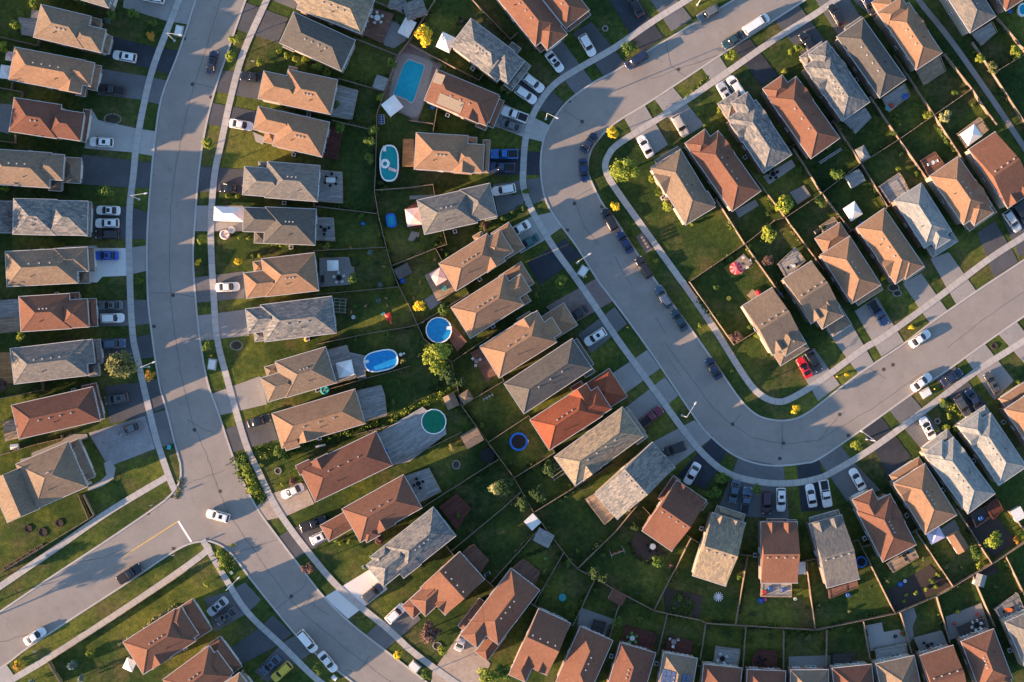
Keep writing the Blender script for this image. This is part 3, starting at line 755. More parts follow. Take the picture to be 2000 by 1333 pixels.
# ================================================================= VEHICLES
def outline(x0, x1, hw, rf, rr, n=5):
    """rounded plan outline, front at +x"""
    pts = []
    for cx, cy, a0, rx, ry in ((x1 - rf, hw - rf * .55, 90, rf, rf * .55), (x0 + rr, hw - rr * .6, 180, rr, rr * .6)):
        pass
    def arc(cx, cy, rx, ry, a0, a1):
        return [(cx + rx * math.cos(R(a0 + (a1 - a0) * k / n)), cy + ry * math.sin(R(a0 + (a1 - a0) * k / n))) for k in range(n + 1)]
    ryf, ryr = min(hw, rf * .9), min(hw, rr * .8)
    pts += arc(x1 - rf, hw - ryf, rf, ryf, 0, 90)
    m = 6
    xa, xb = x1 - rf, x0 + rr
    pts += [(xa + (xb - xa) * k / m, hw) for k in range(1, m)]
    pts += arc(xb, hw - ryr, rr, ryr, 90, 180)
    pts += arc(xb, -hw + ryr, rr, ryr, 180, 270)
    pts += [(xb + (xa - xb) * k / m, -hw) for k in range(1, m)]
    pts += arc(x1 - rf, -hw + ryf, rf, ryf, 270, 360)
    return pts
SPEC = {  # length, halfwidth, belt z, hood z, rear deck z, glass base x0,x1, roof x0,x1, roof z
 'sedan':  (4.7, .90, .95, .82, .90, -1.65, 1.15, -.85, .35, 1.44),
 'suv':    (4.7, .93, 1.08, 1.0, 1.08, -2.20, 1.05, -1.85, .35, 1.72),
 'minivan':(5.0, .96, 1.05, .95, 1.05, -2.38, 1.55, -2.10, .80, 1.78),
 'pickup': (5.4, .97, 1.12, 1.05, 1.12, -.75, 1.15, -.45, .50, 1.85),
 'van':    (5.7, 1.0, 1.15, 1.0, 1.2, -2.75, 2.05, -2.68, 1.25, 2.15),
 'coupe':  (4.4, .90, .90, .78, .86, -1.65, .85, -.75, .05, 1.30),
}
def car_meshes(t):
    L, hw, zb, zh, zr, g0, g1, r0, r1, zt = SPEC[t]; x0, x1 = -L / 2, L / 2
    def top(x, y=0):
        if x > g1: k = min(1, (x - g1) / (x1 - g1)); return zb + (zh - zb) * k - .10 * k * k
        if x < g0: k = min(1, (g0 - x) / max(.01, g0 - x0)); return zb + (zr - zb) * k - .05 * k * k
        return zb
    rf, rr = .75, .45
    if t in ('van', 'minivan', 'suv'): rr = .28
    if t == 'pickup': rf, rr = .5, .15
    O = outline(x0, x1, hw, rf, rr)
    def ring(s, zf, dz=0):
        return [(x * (1 - (1 - s) * .45), y * s, zf(x) + dz) for x, y in O]
    body = MB()
    body.rings([ring(.93, lambda x: .22), ring(.98, lambda x: .34), ring(1.0, lambda x: .62), ring(.985, lambda x: top(x) - .16), ring(.93, lambda x: top(x) - .035), ring(.80, lambda x: top(x) + .01), ring(.45, lambda x: top(x) + .035)])
    bm = body.mesh('body', None, True)
    gh = MB(); hwg = hw * .90; hwr = hw * .72
    Og = outline(g0, g1, hwg, .45, .3, 3); Or = outline(r0, r1, hwr, .25, .2, 3)
    mid = [((a[0] * .45 + c[0] * .55), (a[1] * .45 + c[1] * .55), zb + (zt - zb) * .6) for a, c in zip(Og, Or)]
    gh.rings([[(x, y, zb - .06) for x, y in Og], mid, [(x, y, zt - .05) for x, y in Or]])
    gm = gh.mesh('windows', 'car_glass', True)
    rf_ = MB(); rf_.rings([[(x * 1.0, y * 1.03, zt - .075) for x, y in Or], [(x, y, zt - .02) for x, y in Or], [((r0 + r1) / 2 + (x - (r0 + r1) / 2) * .75, y * .75, zt + .015) for x, y in Or]])
    # roof pillars in body colour
    for s in (1, -1):
        for (xa, xb) in ((g1 - .12, r1 - .06), (g0 + .14, r0 + .08), ((g0 + g1) / 2, (r0 + r1) / 2)):
            a = Vector((xa, s * hwg * .985, zb - .02)); c = Vector((xb, s * hwr * 1.0, zt - .04)); wv = Vector((.05, 0, 0)); ov = Vector((0, s * .045, .02))
            k = len(rf_.v); rf_.v += [tuple(a - wv + ov), tuple(a + wv + ov), tuple(c + wv + ov), tuple(c - wv + ov), tuple(a - wv - ov), tuple(a + wv - ov), tuple(c + wv - ov), tuple(c - wv - ov)]
            rf_.f += [tuple(k + q for q in f) for f in ((0, 1, 2, 3), (7, 6, 5, 4), (0, 4, 5, 1), (1, 5, 6, 2), (2, 6, 7, 3), (3, 7, 4, 0))]
    rm = rf_.mesh('car_roof', None)
    return bm, gm, rm
CARM = {t: car_meshes(t) for t in SPEC}
w = MB(); w.rings([[(.33 * math.cos(2 * math.pi * k / 16), y, .33 + .33 * math.sin(2 * math.pi * k / 16)) for k in range(16)] for y in (-.11, .11)]); TYRE = w.mesh('wheel', 'tyre')
w = MB(); w.rings([[(.2 * math.cos(2 * math.pi * k / 12), y, .33 + .2 * math.sin(2 * math.pi * k / 12)) for k in range(12)] for y in (-.125, .125)]); RIM = w.mesh('rim', 'rim')
w = MB(); w.box(-.07, .07, -.17, .17, -.07, .07, .8); HEADL = w.mesh('headlight', 'lamp_clear'); w = MB(); w.box(-.05, .05, -.13, .13, -.1, .1); TAILL = w.mesh('taillight', 'lamp_red')
w = MB(); w.box(-.08, .08, -.1, .1, -.06, .07, .8); MIRR = w.mesh('wing_mirror', 'black')
w = MB(); w.box(-1.75, 0, -.70, .70, 0, .03); BEDD = w.mesh('truck_bed', 'black')
w = MB(); w.box(-.33, .33, -.38, .38, 0, .02); SUNR = w.mesh('sunroof', 'car_glass')
PAINT = {'white': (.72, .71, .69), 'silver': (.42, .43, .44), 'grey': (.11, .12, .13), 'dark grey': (.06, .065, .07), 'black': (.014, .015, .018), 'navy': (.015, .025, .06),
         'dark blue': (.012, .03, .09), 'blue': (.01, .08, .42), 'blue grey': (.055, .09, .14), 'teal': (.015, .10, .10), 'dark teal': (.02, .055, .065), 'maroon': (.13, .012, .03), 'red': (.58, .012, .018),
         'yellow': (.58, .42, .03), 'plum': (.05, .02, .035), 'light blue': (.20, .30, .42), 'beige': (.45, .40, .34), 'dark red': (.20, .02, .02), 'pickup blue': (.01, .13, .42)}
PM = {}
for n_, c_ in PAINT.items():
    m, nt, b = base('paint_' + n_.replace(' ', '_'), .28, .5); b.inputs['Base Color'].default_value = (*c_, 1)
    b.inputs['Coat Weight'].default_value = .6; b.inputs['Coat Roughness'].default_value = .08
    tc = nn(nt, 'ShaderNodeTexCoord'); nt.links.new(mixc(nt, 1.0, ramp(nt, noise(nt, tc.outputs['Object'], 1.5, 3), [(.3, (.93,) * 3), (.7, (1.05,) * 3)]), c_, 'MULTIPLY'), b.inputs['Base Color'])
    PM[n_] = m
cache = {}
def painted(me, c):
    k = (me.name, c)
    if k not in cache:
        m = me.copy(); m.materials.clear(); m.materials.append(PM[c]); cache[k] = m
    return cache[k]
KN = {'sedan': 'sedan', 'suv': 'SUV', 'minivan': 'minivan', 'pickup': 'pickup truck', 'van': 'long van', 'coupe': 'sports car'}
def car(t, c, px, py, ang, label, sc=1.0, sun_=False, dark_back=False):
    p = at(px, py, .06)
    T = thing(KN[t].lower().replace(' ', '_'), label, {'pickup': 'pickup truck', 'van': 'van', 'minivan': 'minivan', 'suv': 'car', 'sedan': 'car', 'coupe': 'car'}[t], p, R(ang), 'cars parked and driving in the streets')
    L, hw, zb, zh, zr, g0, g1, r0, r1, zt = SPEC[t]
    T.scale = (sc, sc, sc)
    bm, gm, rm = CARM[t]
    bo = link('body', painted(bm, c), T); link('windows', gm, T); ro = link('car_roof', painted(rm, c), T)
    for x in (L * .30, -L * .30):
        for s in (1, -1):
            wo = link('wheel', TYRE, T, (x, s * (hw - .10), 0)); link('rim', RIM, wo)
    for s in (1, -1):
        link('headlight', HEADL, T, (L / 2 - .22, s * (hw - .34), zh - .17)); link('taillight', TAILL, T, (-L / 2 + .05, s * (hw - .26), zr - .22))
        link('wing_mirror', MIRR, T, (g1 - .25, s * (hw + .08), zb + .06))
    if t == 'pickup': link('truck_bed', BEDD, T, (-.82, 0, zb + .045))
    if sun_: link('sunroof', SUNR, T, ((r0 + r1) / 2 + .15, 0, zt + .013))
    return T
# type | colour | x | y | heading | s=sunroof | label start ; key of the house whose driveway it stands in, or * for a full label
CARS = """suv|white|245,112|170|s|white SUV in driveway of house|A2
suv|white|300,-3|170||white car cut by the top edge in driveway of house|A1
pickup|black|219,177|172||black pickup truck in driveway of house|A3
suv|white|200,279|177|s|white SUV in driveway of house|A4
sedan|white|213,412|178|s|white sedan in driveway of house|A6
suv|white|211,437|180|s|white SUV in driveway of house|A6
suv|black|211,459|180||black SUV in driveway of house|A6
sedan|blue|210,500|180|s|bright blue sedan in driveway of house|A7
sedan|grey|218,597|180|s|grey sedan in driveway of house|A8
suv|white|221,622|2||white SUV in driveway of house|A8
suv|blue grey|224,672|3||blue grey SUV in driveway of house|A9
suv|dark grey|229,779|190|s|dark grey SUV in driveway of house|A10
sedan|grey|256,837|198||grey sedan in driveway of house|A11
sedan|navy|415,123|76|s|*dark navy sedan driving up the left street|
pickup|black|496,153|172||black pickup truck in driveway of house|B3
sedan|white|472,245|-10||white sedan in driveway of house|B4
sedan|black|453,369|-2||black sedan in driveway of house|B5
sedan|white|446,561|3||white sedan in driveway of house|B7
sedan|black|507,822|18||black sedan in driveway of house|B10
sedan|white|572,959|205||white sedan in driveway of house|B11
suv|white|427,1007|165|s|*white SUV driving through the lower left junction|
pickup|black|613,1023|20||black pickup truck in driveway of house|B12
suv|white|629,1047|26|s|white SUV in driveway of house|B12
suv|dark grey|729,1157|40||dark grey SUV on white concrete driveway of house|B13
suv|white|774,1197|43||white SUV in driveway of house|B14
sedan|silver|903,1249|66||silver sedan in driveway of house|B15
minivan|white|601,1252|-50||*white minivan parked at the kerb of lower left street, ahead of another|
sedan|white|641,1292|-50||*white sedan parked at kerb near the bottom edge behind minivan|
sedan|blue grey|529,1298|222|s|blue grey sedan beside yellow car by house|S3
suv|yellow|551,1311|222||yellow car in driveway of house|S3
sedan|silver|426,1184|220|s|silver sedan in driveway of house|S1
sedan|dark grey|444,1203|215|s|dark grey sedan in driveway of house|S1
pickup|black|255,1120|33||*black pickup truck parked at kerb of the side street, lower left|
sedan|white|70,1242|33||*white sedan parked at kerb near the lower left corner|
suv|white|1042,164|-38||white SUV, upper of two in driveway of house|C3
suv|white|1027,187|-34||white SUV, lower of two in driveway of house|C3
pickup|white|1005,225|160||white pickup truck in driveway of house|C4
sedan|grey|997,246|160||grey sedan in driveway of house|C4
pickup|pickup blue|985,302|180||bright blue pickup truck in driveway of house|C5
pickup|dark blue|979,328|178||dark blue pickup truck in driveway of house|C5
suv|white|984,372|190||white SUV in driveway of house|C6
sedan|white|1014,448|210||white sedan in driveway of house|C7
sedan|teal|1032,474|210||dark teal sedan in driveway of house|C7
sedan|black|1128,614|214||black sedan in driveway of house|C9
suv|white|1162,659|212|s|white SUV in driveway of house|C10
pickup|maroon|1271,814|38||maroon pickup truck with black bed by house|C12
suv|black|1317,877|200||black SUV in driveway of house|D1
sedan|white|1351,925|240||white sedan in driveway of house|D2
sedan|blue grey|1433,960|261||blue grey sedan in driveway of house|D3
pickup|blue grey|1456,977|82||blue grey pickup truck in driveway of house|D3
suv|plum|1496,981|270||dark plum SUV in driveway of house|D4
suv|white|1524,976|270|s|white SUV in driveway of house|D4
sedan|white|1583,968|100||white sedan in driveway of house|D5
pickup|white|1611,964|280||white pickup truck in driveway of house|D5
sedan|white|1673,936|120||white sedan in driveway of house|D6
sedan|white|1810,836|118|s|white sedan in driveway of house|D8
suv|dark grey|1878,793|302||dark grey SUV in driveway of house|D9
sedan|navy|1900,780|122||navy sedan in driveway of house|D9
suv|dark grey|1936,748|120|s|dark grey SUV in driveway of house|D10
sedan|white|1798,747|38||*white sedan parked at kerb beside the lower right utility box|
sedan|navy|1857,737|33||*navy sedan crossing the driveway apron near white parked car, lower right|
sedan|white|1795,662|35||*white sedan driving alone on the lower right road|
pickup|dark blue|1714,613|302||dark blue pickup truck in driveway of house|F5
coupe|red|1570,718|118|s|red sports car in driveway of house|F7
sedan|black|1588,705|300||black sedan in driveway of house|F7
suv|silver|1975,433|304||silver SUV in driveway of house|F1
suv|black|1993,417|304||black SUV in driveway of house|F1
sedan|navy|1150,280|52||*navy sedan first parked on the inner kerb of the bend|
sedan|dark blue|1140,334|275||*bright navy blue sedan, second parked down the inner kerb of the bend|
suv|black|1190,430|118||*black SUV, third parked down the inner kerb of the bend|
sedan|dark blue|1220,474|120||*dark blue sedan, fourth parked down the inner kerb of the bend|
suv|black|1257,523|122||*dark SUV with rear rack, fifth parked down the inner kerb of the bend|
suv|blue grey|1295,580|121||*blue grey SUV, sixth parked down the inner kerb of the bend|
sedan|dark teal|1326,626|121||*dark teal sedan, seventh parked down the inner kerb of the bend|
sedan|navy|1393,720|120||*navy sedan, last parked down the inner kerb of the bend|
minivan|navy|1242,119|213||*navy minivan parked at upper kerb of the top road|
suv|grey|1382,28|210||*grey SUV driving beside the streetlamp on the top road|
sedan|dark teal|1430,80|213||*dark teal car behind the long white van on the top road|
van|white|1476,49|33||*long white van parked at lower kerb of the top road|
suv|white|1147,90|-60||white SUV in driveway of house|C1
sedan|white|1083,122|-53|s|white sedan in driveway of house|C2
sedan|black|1241,12|118||*black car on dark driveway at the top edge|
suv|silver|1415,183|120|s|silver SUV in driveway of house|E3
minivan|white|1437,172|124||white minivan in driveway of house|E3
suv|beige|1328,247|300||beige SUV in driveway of house|E2
sedan|white|1260,287|118||white sedan in driveway of house|E1
suv|black|1576,86|122||black SUV in driveway of house|E5
suv|black|1632,31|120||black SUV in driveway of house|E6
sedan|navy|1694,8|300||navy sedan in driveway of house|E7"""
for l in CARS.split('\n'):
    t, c, xy, a, f, lab, k = l.split('|'); px, py = map(float, xy.split(','))
    lab = lab[1:] if lab[0] == '*' else lab + ' ' + where(k)
    car(t, c, px, py, float(a), lab, sun_='s' in f)

# ================================================================= TREES AND SHRUBS
def crown_mesh(seed, n, leaf, clumps, mat, spread=.62, cone=False):
    rr = random.Random(seed); b = MB(); cs = []
    for k in range(clumps):
        a = rr.uniform(0, 6.283); z = rr.uniform(-.75, .85) if not cone else rr.uniform(-.9, .9)
        rad = spread * math.sqrt(max(0.05, 1 - z * z)) * rr.uniform(.45, 1.05)
        if cone: rad = .62 * (1 - z) / 2 * rr.uniform(.7, 1.1)
        cs.append((math.cos(a) * rad, math.sin(a) * rad, z * .72, rr.uniform(.20, .40) * (1 if not cone else .6)))
    cs.append((0, 0, .25, .45))
    for k in range(n):
        cx, cy, cz, cr_ = cs[rr.randrange(len(cs))]
        d = Vector((rr.gauss(0, 1), rr.gauss(0, 1), rr.gauss(0, 1))).normalized() * cr_ * rr.uniform(.45, 1.12)
        p = Vector((cx, cy, cz)) + d
        nrm = (d.normalized() + Vector((rr.uniform(-.6, .6), rr.uniform(-.6, .6), rr.uniform(.0, 1.0)))).normalized()
        t = nrm.orthogonal().normalized(); t = (Matrix.Rotation(rr.uniform(0, 6.28), 3, nrm) @ t); s = nrm.cross(t)
        l = leaf * rr.uniform(.6, 1.3); w_ = l * rr.uniform(.5, .8)
        i = len(b.v)
        b.v += [tuple(p - t * l), tuple(p - s * w_ + nrm * l * .15), tuple(p + t * l), tuple(p + s * w_ + nrm * l * .15)]
        b.f.append((i, i + 1, i + 2, i + 3))
    return b.mesh('crown', mat)
CRW = {}
def crown(kind, size, v):
    k = (kind, size, v)
    if k not in CRW:
        cone = kind == 'spruce'
        n, lf, cl = {0: (260, .20, 7), 1: (700, .125, 13), 2: (2200, .070, 26)}[size]
        if cone: n, lf, cl = 700, .11, 22
        CRW[k] = crown_mesh(hash((size, v)) % 1000 + v, n, lf, cl, 'leaf_' + kind, cone=cone)
    return CRW[k]
def trunk_mesh(seed):
    rr = random.Random(seed); b = MB()
    def limb(p, q, r0, r1, n=7):
        d = (q - p).normalized(); t = d.orthogonal().normalized(); s = d.cross(t)
        b.rings([[tuple(o + (t * math.cos(2 * math.pi * k / n) + s * math.sin(2 * math.pi * k / n)) * r) for k in range(n)] for o, r in ((p, r0), ((p + q) / 2 + t * .03, (r0 + r1) / 2), (q, r1))])
    limb(Vector((0, 0, -.02)), Vector((.02, 0, .62)), .042, .028)
    for k in range(5):
        a = k * 1.26 + rr.uniform(-.3, .3); z = rr.uniform(.38, .58); limb(Vector((.01, 0, z)), Vector((math.cos(a) * .28, math.sin(a) * .28, z + rr.uniform(.18, .32))), .02, .007, 5)
    return b.mesh('trunk', 'trunk_bark')
TRK = [trunk_mesh(k) for k in range(3)]
COLN = {'green': 'green', 'dark': 'dark green', 'lime': 'yellow green', 'yellow': 'bright yellow', 'olive': 'olive green', 'purple': 'purple brown', 'spruce': 'blue green', 'orange': 'orange', 'pale': 'pale yellowish'}
TR = random.Random(5)
def tree(kind, px, py, rpx, place, h=None):
    r = rpx * .112; shrub = rpx < 11 and kind != 'spruce' and h is None
    if kind == 'spruce': h = h or r * 3.0
    h = h or (r * 1.7 if shrub else r * 2 + 2.0)
    zc = h * .5 if shrub else h - r
    p = at(px, py, zc); size = 0 if rpx < 9 else 1 if rpx < 24 else 2
    nm = 'spruce_tree' if kind == 'spruce' else 'shrub' if shrub else 'tree'
    word = {'spruce_tree': 'spruce tree', 'shrub': 'shrub', 'tree': 'tree'}[nm]
    sz = 'small' if rpx < 12 else 'large' if rpx > 24 else 'round'
    T = thing(nm, '%s %s %s %s' % (sz, COLN[kind], word, place), 'shrub' if shrub else 'tree', (p.x, p.y, 0), TR.uniform(0, 6.28), word + 's in the yards and verges')
    co = link('crown', crown(kind, size, TR.randrange(3)), T)
    rz_ = (h * .5 if shrub else r * 1.02 if kind != 'spruce' else h * .5)
    co.scale = (r * 1.02, r * TR.uniform(.88, 1.05), rz_); co.location = (0, 0, h - rz_ * .95)
    to = link('trunk', TRK[TR.randrange(3)], T); to.scale = (max(1.0, h * .45),) * 2 + (h,)
def near(px, py, short=False):
    """the nearest house and which side of it, for a label"""
    g_ = at(px, py, 0); best = None
    for k, hh in HOUSE.items():
        q = g_ - hh['org']; u = q.dot(hh['d']); v = q.dot(Vector((-hh['d'].y, hh['d'].x, 0)))
        du = max(0, -u, u - hh['L']); dv = max(0, abs(v) - hh['hw']); dd = math.hypot(du, dv)
        if best is None or dd < best[0]: best = (dd, k)
    k = best[1]; q = g_ - HOUSE[k]['c']
    side = ('right of' if q.x > 0 else 'left of') if abs(q.x) > abs(q.y) else ('above' if q.y > 0 else 'below')
    return '%s house %s' % (side, where(k)) if not short else '%s the %s' % (side, where(k))
TREES = """yellow 826,71,22|alone in the lawn left of the white pyramid gazebo
lime 1219,332,31|on the corner lawn inside the bend
olive 237,715,31|beside the left street sidewalk, soft and drooping
lime 850,697,36|in backyard below the round blue pool
yellow 1195,260,14|in the verge at the top of the bend
yellow 1202,402,11|in the verge beside the black parked SUV
lime 1533,401,21|between backyards, left of a square patio
lime 1503,456,19|inside the wooden fence corner above red umbrella
pale 972,952,17|in dark backyard near the dark trampoline
dark 985,950,21|tucked behind the pale tree
dark 1051,965,18|
dark 1020,985,15|
dark 1075,915,18|
green 205,374,15|
lime 458,76,12|
lime 449,110,12|
lime 405,281,13|
yellow 1553,799,11|in the verge at the bottom of the bend
lime 1676,868,13|
green 1229,96,15|
lime 1427,107,12|
lime 1941,1054,19|on the dark paved yard, lower right
purple 840,1234,22|
lime 865,1270,11|
green 833,1320,12|
lime 955,1322,22|
green 985,1310,18|
purple 601,1109,14|
yellow 776,1279,11|
green 620,1306,13|
orange 292,733,12|
yellow 819,597,14|
spruce 742,557,9|
spruce 723,493,10|
spruce 738,587,9|
spruce 138,1303,13|
spruce 157,1327,11|
spruce 60,1333,9|
lime 176,1278,9|
orange 33,1302,9|
yellow 35,1294,8|
pale 1847,229,14|in fenced backyard beside a round arch
lime 1915,115,11|
olive 1937,134,15|
lime 1983,102,14|
lime 1812,225,10|
green 1635,339,14|
green 1600,394,12|
purple 1500,508,13|
lime 1461,484,8|
purple 1437,657,14|
lime 1480,655,9|
lime 64,6,12|
green 42,20,11|
lime 30,50,12|
green 160,2,12|
green 260,28,12|
green 298,43,10|
orange 294,70,10|
spruce 208,38,10|
green 218,28,12|
lime 4,92,14|
lime 508,121,9|
lime 547,102,7|
lime 560,110,8|
lime 575,115,8|
lime 597,118,9|
green 620,130,12|
green 640,140,11|
lime 392,470,8|
yellow 387,513,8|
green 270,550,9|
green 405,675,13|
lime 42,655,13|
lime 10,367,10|
purple 3,752,12|
yellow 465,512,9|
lime 493,501,6|
lime 506,501,6|
lime 469,466,5|
lime 484,466,5|
lime 443,383,6|
lime 463,383,6|
green 665,250,12|
green 728,255,11|
green 722,275,12|
green 720,310,11|
lime 745,190,10|
green 765,125,12|
green 1030,375,8|
green 1001,415,6|
green 1022,407,6|
green 983,428,8|
purple 946,441,10|
green 1093,552,13|
lime 1100,545,9|
green 1047,577,8|
green 865,605,13|
lime 1272,350,9|
lime 1285,374,10|
lime 1304,402,12|
lime 1351,438,6|
lime 1560,95,10|
lime 1545,100,8|
lime 1533,140,7|
lime 1378,246,6|
lime 1405,215,8|
lime 1363,224,5|
lime 1280,510,7|
lime 1367,636,6|
lime 1430,725,5|
lime 1500,660,9|
lime 1508,675,8|
lime 1507,690,8|
purple 1517,700,8|
yellow 1726,542,8|
yellow 1654,732,6|
yellow 1781,640,7|
lime 1848,835,9|
lime 1868,838,9|
lime 1829,840,6|
lime 1855,812,8|
green 1845,787,10|
orange 1840,783,5|
green 1478,957,11|
green 1410,935,13|
green 1400,960,12|
green 1385,965,11|
green 1420,935,9|
green 472,905,12|
lime 480,918,12|
lime 488,935,13|
lime 495,955,12|
green 470,925,10|
green 478,895,9|
lime 512,910,6|
yellow 592,912,8|
lime 580,921,7|
purple 572,940,9|
green 545,882,12|
green 560,892,10|
lime 552,947,5|
green 520,890,8|
lime 430,1085,10|
lime 436,1097,10|
lime 434,1110,8|
lime 404,1140,8|
lime 454,1065,5|
lime 656,1057,6|
lime 682,1058,6|
lime 664,1062,5|
purple 740,1055,12|
spruce 711,1108,8|
green 728,1090,9|
lime 1790,1159,6|
lime 1807,1151,6|
lime 1771,1163,5|
green 1820,1135,8|
lime 1832,1123,6|
lime 1828,1147,6|
lime 1765,1175,5|
green 1905,1078,15|
lime 1912,1105,8|
orange 1985,1055,9|
lime 1995,1045,9|
olive 870,120,7|
olive 957,153,8|
olive 985,170,9|
olive 993,178,7|
dark 822,1105,10|
green 1205,1215,12|
green 1275,1228,5|
green 1285,1098,14|
purple 1308,1105,8|
dark 875,735,18|
dark 895,745,14|
olive 785,705,8|
dark 700,230,9|
green 690,545,12|
dark 695,510,10|
olive 635,488,8|
lime 640,480,7|
lime 550,478,6|
green 755,490,8|
lime 1752,225,4|
green 1200,830,9|
pale 1230,995,6|
dark 1160,1120,14|
dark 1180,1130,12|
green 1110,1100,10|
dark 625,250,7|
lime 1650,340,6|
green 1745,260,9|
lime 1755,330,7|
green 1790,340,7|
lime 1900,205,5|
dark 1250,970,9|
dark 1240,1030,10|
green 1740,1300,6|
green 1625,1230,6|
green 1660,1230,7|
green 1470,1250,7|
green 1370,1260,8|
lime 1970,780,6|
lime 1988,745,6|"""
for l in TREES.split('\n'):
    a, pl = l.split('|'); k, xyz = a.split(' '); x, y, r = map(float, xyz.split(','))
    if pl == '': pl = near(x, y)
    h = None
    if r >= 28: h = r * .2 + 2.5
    tree(k, x, y, r, pl, h)
# more garden shrubs close to the yard fences
sr = random.Random(33)
for x, y in P("640,145 655,200 720,200 742,150 745,360 728,400 700,420 640,500 730,520 740,470 690,600 640,660 800,500 770,590 812,470 870,500 846,455 700,660 760,650 790,640 815,690 780,745 730,770 770,780 800,760 895,800 885,870 940,830 960,910 900,1010 930,940 1000,900 960,850 1050,840 1060,935 1025,1040 1060,1110 1085,1085 1130,1080 1180,1080 1220,1130 1250,1160 1330,1170 1380,1140 1440,1130 1470,1200 1560,1200 1600,1190 1660,1190 1700,1150 1730,1130 1590,1100 1700,1085 1800,1090 1845,1110 1880,1110 1950,1150 1975,1190 1930,1160 1870,1190 1480,470 1440,440 1500,420 1560,330 1600,330 1620,280 1660,260 1700,260 1740,230 1790,200 1860,180 1640,400 1600,450 1700,350 1760,300 1850,270 1400,560 1380,600 1470,640 1110,1190 1165,1150 1255,1215 1340,1225 1410,1235 1500,1240 1580,1250 1640,1250"):
    k_ = sr.choice(['dark', 'dark', 'green', 'olive', 'green']); x += sr.uniform(-6, 6); y += sr.uniform(-6, 6)
    tree(k_, x, y, sr.uniform(4.5, 9.5), near(x, y))
# verge hedges and vines along fences: rows of leaves nobody could count
def hedge(pts, wpx, h, kind, seed):
    rr = random.Random(seed); w = [at(x, y, 0) for x, y in pts]; b = MB(); o0 = w[0].copy()
    for i in range(len(w) - 1):
        d = w[i + 1] - w[i]; n = int(d.length * 26 * max(1, wpx / 8)); t_ = d.normalized(); nr = Vector((-t_.y, t_.x, 0))
        for k in range(n):
            u = rr.random(); p = w[i] + d * u + nr * rr.gauss(0, wpx * .035) - o0; p.z = rr.uniform(.1, h) * (.6 + .4 * math.sin(u * 17 + i))
            l = rr.uniform(.12, .28); nrm = Vector((rr.uniform(-1, 1), rr.uniform(-1, 1), rr.uniform(.2, 1))).normalized(); a = nrm.orthogonal().normalized() * l; c_ = nrm.cross(a) * .8
            j = len(b.v); b.v += [tuple(p - a), tuple(p - c_), tuple(p + a), tuple(p + c_)]; b.f.append((j, j + 1, j + 2, j + 3))
    me = b.mesh('ground_cover', 'leaf_' + kind); o = struct('ground_cover', me, 'stuff'); o.location = o0
    o['label'] = 'rough %s ground cover growing along a lawn or fence edge' % COLN[kind]
HEDG = [("740,839 800,800 880,762", 9, 1.2, 'lime'), ("700,840 740,825", 8, 1.0, 'green'), ("500,880 560,885 640,850 690,838", 12, .8, 'green'), ("462,890 500,965 520,975", 22, .5, 'green'), ("466,895 508,970", 14, .6, 'lime'),
        ("1120,885 1090,905", 8, 1.0, 'green'), ("1540,1235 1600,1236", 7, .8, 'green'), ("840,1170 850,1190", 5, .5, 'green'), ("1745,232 1760,245", 6, .6, 'lime'), ("1830,250 1866,300", 4, 1.2, 'green'),
        ("1385,975 1415,930", 18, .9, 'dark'), ("1060,905 1085,925", 14, 1.2, 'dark'), ("1298,1080 1265,1100 1240,1085 1228,1060", 8, .8, 'dark'), ("1000,380 1030,372", 4, .6, 'green'), ("935,446 975,436 1010,410 1028,402", 8, .7, 'green'),
        ("345,975 356,935", 8, .2, 'olive'), ("425,1075 450,1120", 16, .4, 'green'), ("735,420 760,500 778,560", 7, .7, 'dark'), ("840,770 870,740 900,735", 12, .8, 'dark'), ("905,800 925,830", 14, .8, 'dark'),
        ("1320,1160 1352,1195 1302,1190", 22, .5, 'green'), ("615,478 560,478", 4, .5, 'lime'), ("560,478 520,476", 4, .4, 'lime'), ("880,160 925,190", 6, .5, 'dark'), ("1030,1085 1070,1070", 6, .4, 'dark'),
        ("1340,190 1366,165 1380,150", 3, .15, 'lime'), ("728,15 800,60", 3, .5, 'dark'), ("1890,835 1870,800 1850,790", 9, .5, 'lime'), ("1505,655 1515,690 1530,702", 5, .5, 'lime'), ("230,1260 270,1240 300,1210 345,1182", 4, .5, 'pale'), ("850,480 866,460", 10, .7, 'dark')]
for i, (s, w_, h_, k) in enumerate(HEDG): hedge(P(s), w_, h_, k, i)
# trees standing beyond the left edge, whose shadows cross the side street
for x, y, r, h in ((-112, 150, 34, 10), (-130, 215, 36, 10.5), (-115, 285, 34, 10), (-125, 352, 36, 11), (-118, 420, 34, 10), (-130, 486, 36, 11), (-112, 552, 33, 10), (-128, 618, 36, 10.5), (-118, 686, 34, 10), (-130, 752, 36, 11), (-116, 820, 34, 10), (-128, 886, 34, 10), (-95, 1215, 18, 8.5), (-120, 1250, 20, 9), (-70, 1160, 14, 6)):
    tree('green', x, y, r, 'standing beyond the left edge of the photograph', h)

plain('util_brown', (.19, .15, .13), .7)
